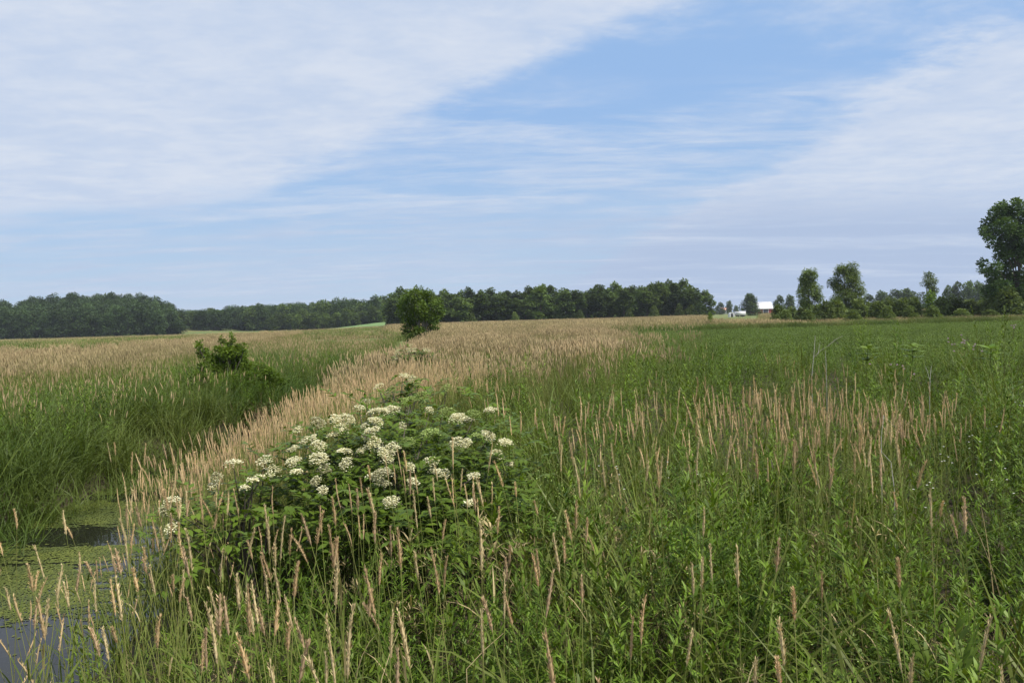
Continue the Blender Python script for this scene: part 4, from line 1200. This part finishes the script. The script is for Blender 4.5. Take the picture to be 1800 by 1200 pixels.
e, _, b = dead('dead_stalk', 'tall bleached dead stalk with a long slanting twig in the right weed stand', [(1427, 660), (1430, 630), (1432, 606), (1433, 590)], 11.5, .006)
twigs(e, b, [((1430, 628), (1455, 608)), ((1455, 608), (1482, 590)), ((1438, 622), (1442, 600))], 11.5, .0035)
e, _, b = dead('dead_stalk', 'plain thin bleached dead stalk right of the twigged one', [(1453, 670), (1452, 640), (1451, 616)], 11.5, .0055)
e, _, b = dead('dead_stalk', 'forked short bleached stalk in the weeds above the tan reed patch', [(1634, 700), (1635, 665), (1637, 643)], 9.5, .005)
twigs(e, b, [((1634, 667), (1626, 642))], 9.5, .003)
e, _, b = dead('dead_stalk', 'snapped pale stalk bent over sideways among the tan reed patch', [(1549, 770), (1552, 742), (1553, 730), (1575, 752), (1600, 772), (1612, 788), (1620, 802)], 5.4, .0032)
e, _, b = dead('dead_stalk', 'short straw coloured broken stalk low beside the snapped pale one', [(1572, 860), (1566, 812), (1548, 792)], 5.1, .004)
for (p0, p1, d, lab) in (((885, 1112), (820, 1175), 2.35, 'straw coloured stalk lying slanted low at the bottom centre'), ((700, 1110), (670, 1195), 2.45, 'pale broken straw leaning up steeply at the bottom centre')):
    dead('dead_stalk', lab, [p1, ((p0[0] + p1[0]) / 2, (p0[1] + p1[1]) / 2 - 3), p0], d, .002, 'dry')

for px, py, d, lab in ((1660, 802, 5.0, 'white flowered fleabane low among weeds at the right'), (1712, 762, 5.4, 'white flowered fleabane higher up near the right edge'), (1622, 860, 4.4, 'white flowered fleabane under the snapped pale stalk'), (1757, 840, 4.6, 'white flowered fleabane closest to the lower right edge'), (1075, 838, 4.9, 'white flowered fleabane right of the big elder bush'), (1190, 825, 5.0, 'single tiny fleabane among the central reed stalks'), (1792, 705, 6.5, 'white flowered fleabane right at the picture edge')):
    e, h = odd('fleabane', lab, 'flower', px, py, d)
    st = Acc(); fl = Acc(); ce = Acc(); lv = Acc()
    n = 3 if px == 1190 else 6
    tips = np.stack([R.normal(0, .075, n), R.normal(0, .06, n), h + R.normal(0, .05, n)], -1)
    hub = np.array([0, 0, h * .72])
    V, Fq = poly_tube([(0, 0, 0), (0.01, 0, h * .4), hub], [.003, .0026, .002], 4); st.add(V, Fq, .5)
    for tp in tips:
        V, Fq = poly_tube([hub, (hub + tp) / 2 + [0, 0, .02], tp], [.0015, .0012, .001], 3); st.add(V, Fq, .5)
        m_ = 14
        V, Fq, k, _ = ribbons(np.repeat(tp[None], m_, 0), np.arange(m_) * 2 * PI / m_, 1.0, .15, .007, .003, [.4, 1, .7], 0); fl.add(V, Fq, per(m_, k)); fh = fl.obj('flower_head', M['white_petal'], e); fl = Acc()
        V, Fq, k, _ = ribbons(np.repeat(tp[None], 8, 0), np.arange(8) * PI / 4, 1.3, 0, .0035, .003, LF2, 0); ce.add(V + np.array([0, 0, .0015]), Fq, .5); ce.obj('flower_centre', M['yellow'], fh); ce = Acc()
    m_ = 26
    P = np.stack([np.zeros(m_), np.zeros(m_), R.uniform(.2, .9, m_) * h], -1)
    V, Fq, k, _ = ribbons(P, R.uniform(0, 2 * PI, m_), R.uniform(.6, 1.2, m_), .5, R.uniform(.04, .08, m_), .011, LF, 0); lv.add(V, Fq, per(m_, k))
    st.obj('stem', M['forb_stem'], e); lv.obj('leaves', M['forb'], e)

# ------------------------------------------------------------------ 300 separate reed stalks nearest to the camera
PROTO = []
for i_ in range(18):
    head = R.uniform(.09, .19)
    fat = [0, 0, .0, .003, 0, .007, 0, .0, .014][i_ % 9]
    st, hd, lv = reed_parts(1.45, int(R.uniform(70, 120)), head, leaves=int(R.integers(2, 5)), lean=.06, curlh=R.choice([.05, .1, .2, .4, -.1, .05]), open_=fat)
    PROTO.append((st.mesh('reed_stem', M['reed_stem'], True), hd.mesh('seed_head', M[['seed', 'seed_pale', 'seed', 'seed_pink', 'seed_pale'][i_ % 5]]), [l_.mesh('leaf', M['grass' if R.uniform() < .75 else 'dry']) for l_ in lv]))


def stalk(px, py, z, where, group, lean=None, proto=None):
    h_ = hor(px)
    if py < h_ + 40: return
    P = at_z(px, py, z)
    g = gz(P.x, P.y)
    if P.y < 1.5: return
    ln = R.normal(-.07, .10) if lean is None else lean          # lean sideways, left is negative
    fb = R.normal(0, .08)
    H = z - g
    e = empty('reed_stalk', (P.x - math.tan(ln) * H, P.y - math.tan(fb) * H, gz(P.x - math.tan(ln) * H, P.y) - .02), '', '', None)
    e.rotation_euler = (-fb, ln, 0)
    s_ = (z - e.location.z) / 1.45
    wd_ = R.uniform(.65, 1.0)
    e.scale = (wd_, wd_, s_)
    how = 'leaning left' if ln < -.12 else ('leaning right' if ln > .05 else 'nearly upright')
    tag(e, f'tan seed headed reed stalk {how} {where}', 'reed stalk', group)
    pr = PROTO[int(R.integers(0, 18))] if proto is None else PROTO[proto]
    rz_ = R.uniform(0, 2 * PI)
    # the prototypes lean a little one way; turning the parts turns that lean
    for nm, me in [('stem', pr[0]), ('seed_head', pr[1])] + [('leaf', m_) for m_ in pr[2]]:
        o = bpy.data.objects.new(nm, me); COL.objects.link(o); o.parent = e; o.rotation_euler = (0, 0, rz_)
    return e


REG = [  # px0, px1, py0, py1, count, z0, z1, where
    (0, 300, 885, 1085, 42, 1.0, 1.35, 'in front of the duckweed water', 'reed stalks before the ditch water'),
    (280, 500, 850, 1130, 34, 1.15, 1.45, 'on the near ditch bank', 'reed stalks on the near bank'),
    (190, 430, 775, 880, 28, 1.0, 1.35, 'at the edge of the ditch below the elder', 'reed stalks at the ditch edge'),
    (450, 700, 865, 1150, 30, 1.25, 1.5, 'in the foreground below the big elder', 'reed stalks below the big elder'),
    (700, 1000, 880, 1150, 22, 1.25, 1.5, 'in the weeds at the bottom centre', 'reed stalks at the bottom centre'),
    (1000, 1350, 880, 1150, 15, 1.2, 1.45, 'in the weeds right of the bottom centre', 'reed stalks right of the bottom centre'),
    (1350, 1790, 860, 1150, 16, 1.2, 1.45, 'in the weeds at the bottom right', 'reed stalks at the bottom right'),
    (550, 920, 790, 870, 16, 1.3, 1.45, 'right in front of the elder flowers', 'reed stalks before the elder flowers'),
    (1160, 1420, 660, 800, 38, 1.4, 1.6, 'in the tan patch right of the elder', 'reed stalks of the right hand patch'),
    (1420, 1610, 690, 800, 38, 1.4, 1.58, 'around the snapped pale stalk', 'reed stalks round the snapped stalk'),
    (940, 1200, 700, 830, 22, 1.35, 1.5, 'between the elder and the tan patch', 'reed stalks right of the elder'),
    (1620, 1795, 640, 790, 14, 1.45, 1.65, 'in front of the weeds at the right edge', 'reed stalks at the right edge'),
]
cnt = 0
for x0, x1, y0, y1, c, z0_, z1_, where, grp in REG:
    for _ in range(c):
        if cnt >= 300: break
        if stalk(R.uniform(x0, x1), y0 + (y1 - y0) * R.uniform(0, 1) ** 1.2, R.uniform(z0_, z1_), where, grp, lean=(R.normal(-.02, .08) if x0 > 900 else None)): cnt += 1

# ------------------------------------------------------------------ air
hm = bpy.data.materials.new('haze_air'); t = nt(hm); N = t.nodes; L = t.links
pv = N.new('ShaderNodeVolumePrincipled'); pv.inputs['Color'].default_value = (.80, .88, 1, 1); pv.inputs['Density'].default_value = .00014; pv.inputs['Anisotropy'].default_value = .0
o_ = N.new('ShaderNodeOutputMaterial'); L.new(pv.outputs[0], o_.inputs['Volume'])
a = Acc(); a.box(-2900, 2900, -100, 3400, -4, 36)
tag(a.obj('haze', hm), 'thin bluish summer haze lying over the whole plain', 'haze', kind='stuff')

# ------------------------------------------------------------------ light and sky
SUN_EL, SUN_AZ = rad(54), rad(122)          # azimuth measured from north (+Y) clockwise: high on the right
sd = Vector((math.sin(SUN_AZ) * math.cos(SUN_EL), math.cos(SUN_AZ) * math.cos(SUN_EL), math.sin(SUN_EL)))
sl_ = bpy.data.lights.new('sun', 'SUN'); sl_.energy = 5.0; sl_.angle = rad(.8); sl_.color = (1, .95, .87)
so = bpy.data.objects.new('sun', sl_); COL.objects.link(so)
so.rotation_euler = sd.to_track_quat('Z', 'Y').to_euler()

w = bpy.data.worlds.new("World"); scene.world = w; w.use_nodes = True
t = w.node_tree; N = t.nodes; L = t.links; N.clear()


def val(x):
    return x


def mth(op, a, b=None, c=None, clamp=False):
    n = N.new('ShaderNodeMath'); n.operation = op; n.use_clamp = clamp
    for i_, v in enumerate((a, b, c)):
        if v is None: continue
        if isinstance(v, (int, float)): n.inputs[i_].default_value = v
        else: L.new(v, n.inputs[i_])
    return n.outputs[0]


def sstep(v, a, b, lo=0.0, hi=1.0):
    n = N.new('ShaderNodeMapRange'); n.interpolation_type = 'SMOOTHSTEP'
    L.new(v, n.inputs[0]); n.inputs[1].default_value = a; n.inputs[2].default_value = b; n.inputs[3].default_value = lo; n.inputs[4].default_value = hi
    return n.outputs[0]


tc = N.new('ShaderNodeTexCoord'); sx = N.new('ShaderNodeSeparateXYZ'); L.new(tc.outputs['Generated'], sx.inputs[0])
zc = mth('ADD', mth('MAXIMUM', sx.outputs[2], 0.0), .08)
u = mth('DIVIDE', sx.outputs[0], zc); v = mth('DIVIDE', sx.outputs[1], zc)
el = sx.outputs[2]


def cloudnoise(su, sv_, det=8, rough=.6, ox=0.0, dist=0.0):
    cb = N.new('ShaderNodeCombineXYZ'); L.new(mth('MULTIPLY', u, su), cb.inputs[0]); L.new(mth('MULTIPLY', v, sv_), cb.inputs[1]); cb.inputs[2].default_value = ox
    nz = N.new('ShaderNodeTexNoise'); nz.inputs['Scale'].default_value = 1; nz.inputs['Detail'].default_value = det; nz.inputs['Roughness'].default_value = rough; nz.inputs['Distortion'].default_value = dist
    L.new(cb.outputs[0], nz.inputs['Vector'])
    return nz.outputs['Fac']


nA_ = mth('SUBTRACT', cloudnoise(1.3, 1.6, 10, .56, 1.0, .3), .5)
nB_ = mth('SUBTRACT', cloudnoise(5.0, 7.0, 8, .65, 4.0, .2), .5)
nC_ = mth('SUBTRACT', cloudnoise(1.1, 3.4, 9, .66, 7.0, .35), .5)
nn_ = mth('ADD', mth('MULTIPLY', nA_, 1.5), mth('MULTIPLY', nB_, .55))
# the big sheet on the upper left
q1 = mth('SUBTRACT', mth('SUBTRACT', 2.55, mth('MULTIPLY', u, 1.05)), v)
q1 = mth('ADD', q1, mth('MULTIPLY', nn_, .55))
m1 = mth('MULTIPLY', sstep(q1, -.06, .3), sstep(mth('ADD', v, mth('MULTIPLY', nn_, .7)), 4.25, 3.7))
# the bank on the upper right
q2 = mth('SUBTRACT', mth('ADD', u, mth('MULTIPLY', v, .12)), 1.5)
q2 = mth('ADD', q2, mth('ADD', mth('MULTIPLY', nA_, .5), mth('MULTIPLY', nB_, .4)))
m2 = mth('MULTIPLY', sstep(q2, .0, .3), sstep(mth('ADD', v, mth('MULTIPLY', nn_, .3)), 2.0, 2.35))
# high thin veil over the middle top
m3 = mth('MULTIPLY', sstep(mth('ADD', nn_, mth('MULTIPLY', mth('SUBTRACT', 2.1, v), .9)), -.15, .5), .8)
# streaks lower down
m4 = mth('MULTIPLY', sstep(nC_, -.14, .2), mth('MULTIPLY', sstep(mth('ADD', v, mth('MULTIPLY', nn_, .6)), 2.35, 3.0), .78))
# broad veil toward the horizon
nD_ = mth('SUBTRACT', cloudnoise(.45, 1.5, 9, .62, 12.0, .3), .5)
m5 = mth('MULTIPLY', sstep(v, 3.0, 7.0), mth('ADD', .28, mth('MULTIPLY', sstep(nD_, -.12, .16), .5)))
inv = mth('MULTIPLY', mth('SUBTRACT', 1.0, mth('MULTIPLY', m1, .93)), mth('SUBTRACT', 1.0, mth('MULTIPLY', m2, .9)))
inv = mth('MULTIPLY', inv, mth('SUBTRACT', 1.0, m3))
inv = mth('MULTIPLY', inv, mth('SUBTRACT', 1.0, m4))
inv = mth('MULTIPLY', inv, mth('SUBTRACT', 1.0, m5))
cl = mth('SUBTRACT', 1.0, inv)
sky = N.new('ShaderNodeTexSky'); sky.sky_type = 'NISHITA'; sky.sun_disc = False; sky.sun_elevation = SUN_EL; sky.sun_rotation = SUN_AZ
sky.altitude = 200; sky.air_density = 1.0; sky.dust_density = .6; sky.ozone_density = 2.0
hsv = N.new('ShaderNodeHueSaturation'); hsv.inputs['Saturation'].default_value = 1.0; hsv.inputs['Value'].default_value = 1.0
L.new(sky.outputs[0], hsv.inputs['Color'])
# cloud colour: bright white high up, greyer and bluer toward the horizon on the right
cc1 = N.new('ShaderNodeMix'); cc1.data_type = 'RGBA'; L.new(sstep(mth('ADD', mth('MULTIPLY', nA_, .7), mth('MULTIPLY', nB_, .8)), -.22, .24), cc1.inputs[0])
cc1.inputs[6].default_value = (5.5, 6.45, 8.15, 1); cc1.inputs[7].default_value = (6.8, 7.4, 8.5, 1)
gm_ = mth('MULTIPLY', sstep(v, 3.5, 5.2), mth('ADD', .55, mth('MULTIPLY', sstep(mth('ADD', u, mth('MULTIPLY', nC_, 2.0)), -.5, 1.6), .45)))
cc2 = N.new('ShaderNodeMix'); cc2.data_type = 'RGBA'; L.new(mth('MULTIPLY', gm_, mth('SUBTRACT', 1.0, mth('MULTIPLY', sstep(nD_, -.02, .18), .55))), cc2.inputs[0]); L.new(cc1.outputs[2], cc2.inputs[6]); cc2.inputs[7].default_value = (4.35, 5.35, 7.3, 1)
mix = N.new('ShaderNodeMix'); mix.data_type = 'RGBA'; L.new(cl, mix.inputs[0]); hz_ = N.new('ShaderNodeMix'); hz_.data_type = 'RGBA'; hz_.inputs[0].default_value = .82
hb_ = N.new('ShaderNodeMix'); hb_.data_type = 'RGBA'; L.new(sstep(el, .30, .02), hb_.inputs[0])
hb_.inputs[6].default_value = (3.4, 5.4, 8.75, 1); hb_.inputs[7].default_value = (4.3, 6.0, 8.2, 1)
L.new(hsv.outputs[0], hz_.inputs[6]); L.new(hb_.outputs[2], hz_.inputs[7]); L.new(hz_.outputs[2], mix.inputs[6]); L.new(cc2.outputs[2], mix.inputs[7])
bg = N.new('ShaderNodeBackground'); bg.inputs['Strength'].default_value = .1; L.new(mix.outputs[2], bg.inputs['Color'])
wo = N.new('ShaderNodeOutputWorld'); L.new(bg.outputs[0], wo.inputs[0])

scene.view_settings.view_transform = 'Standard'
scene.view_settings.look = 'None'
scene.view_settings.exposure = 0.03
scene.view_settings.gamma = 1.0
scene.cycles.max_bounces = 6
scene.cycles.transparent_max_bounces = 4
scene.cycles.use_denoising = True
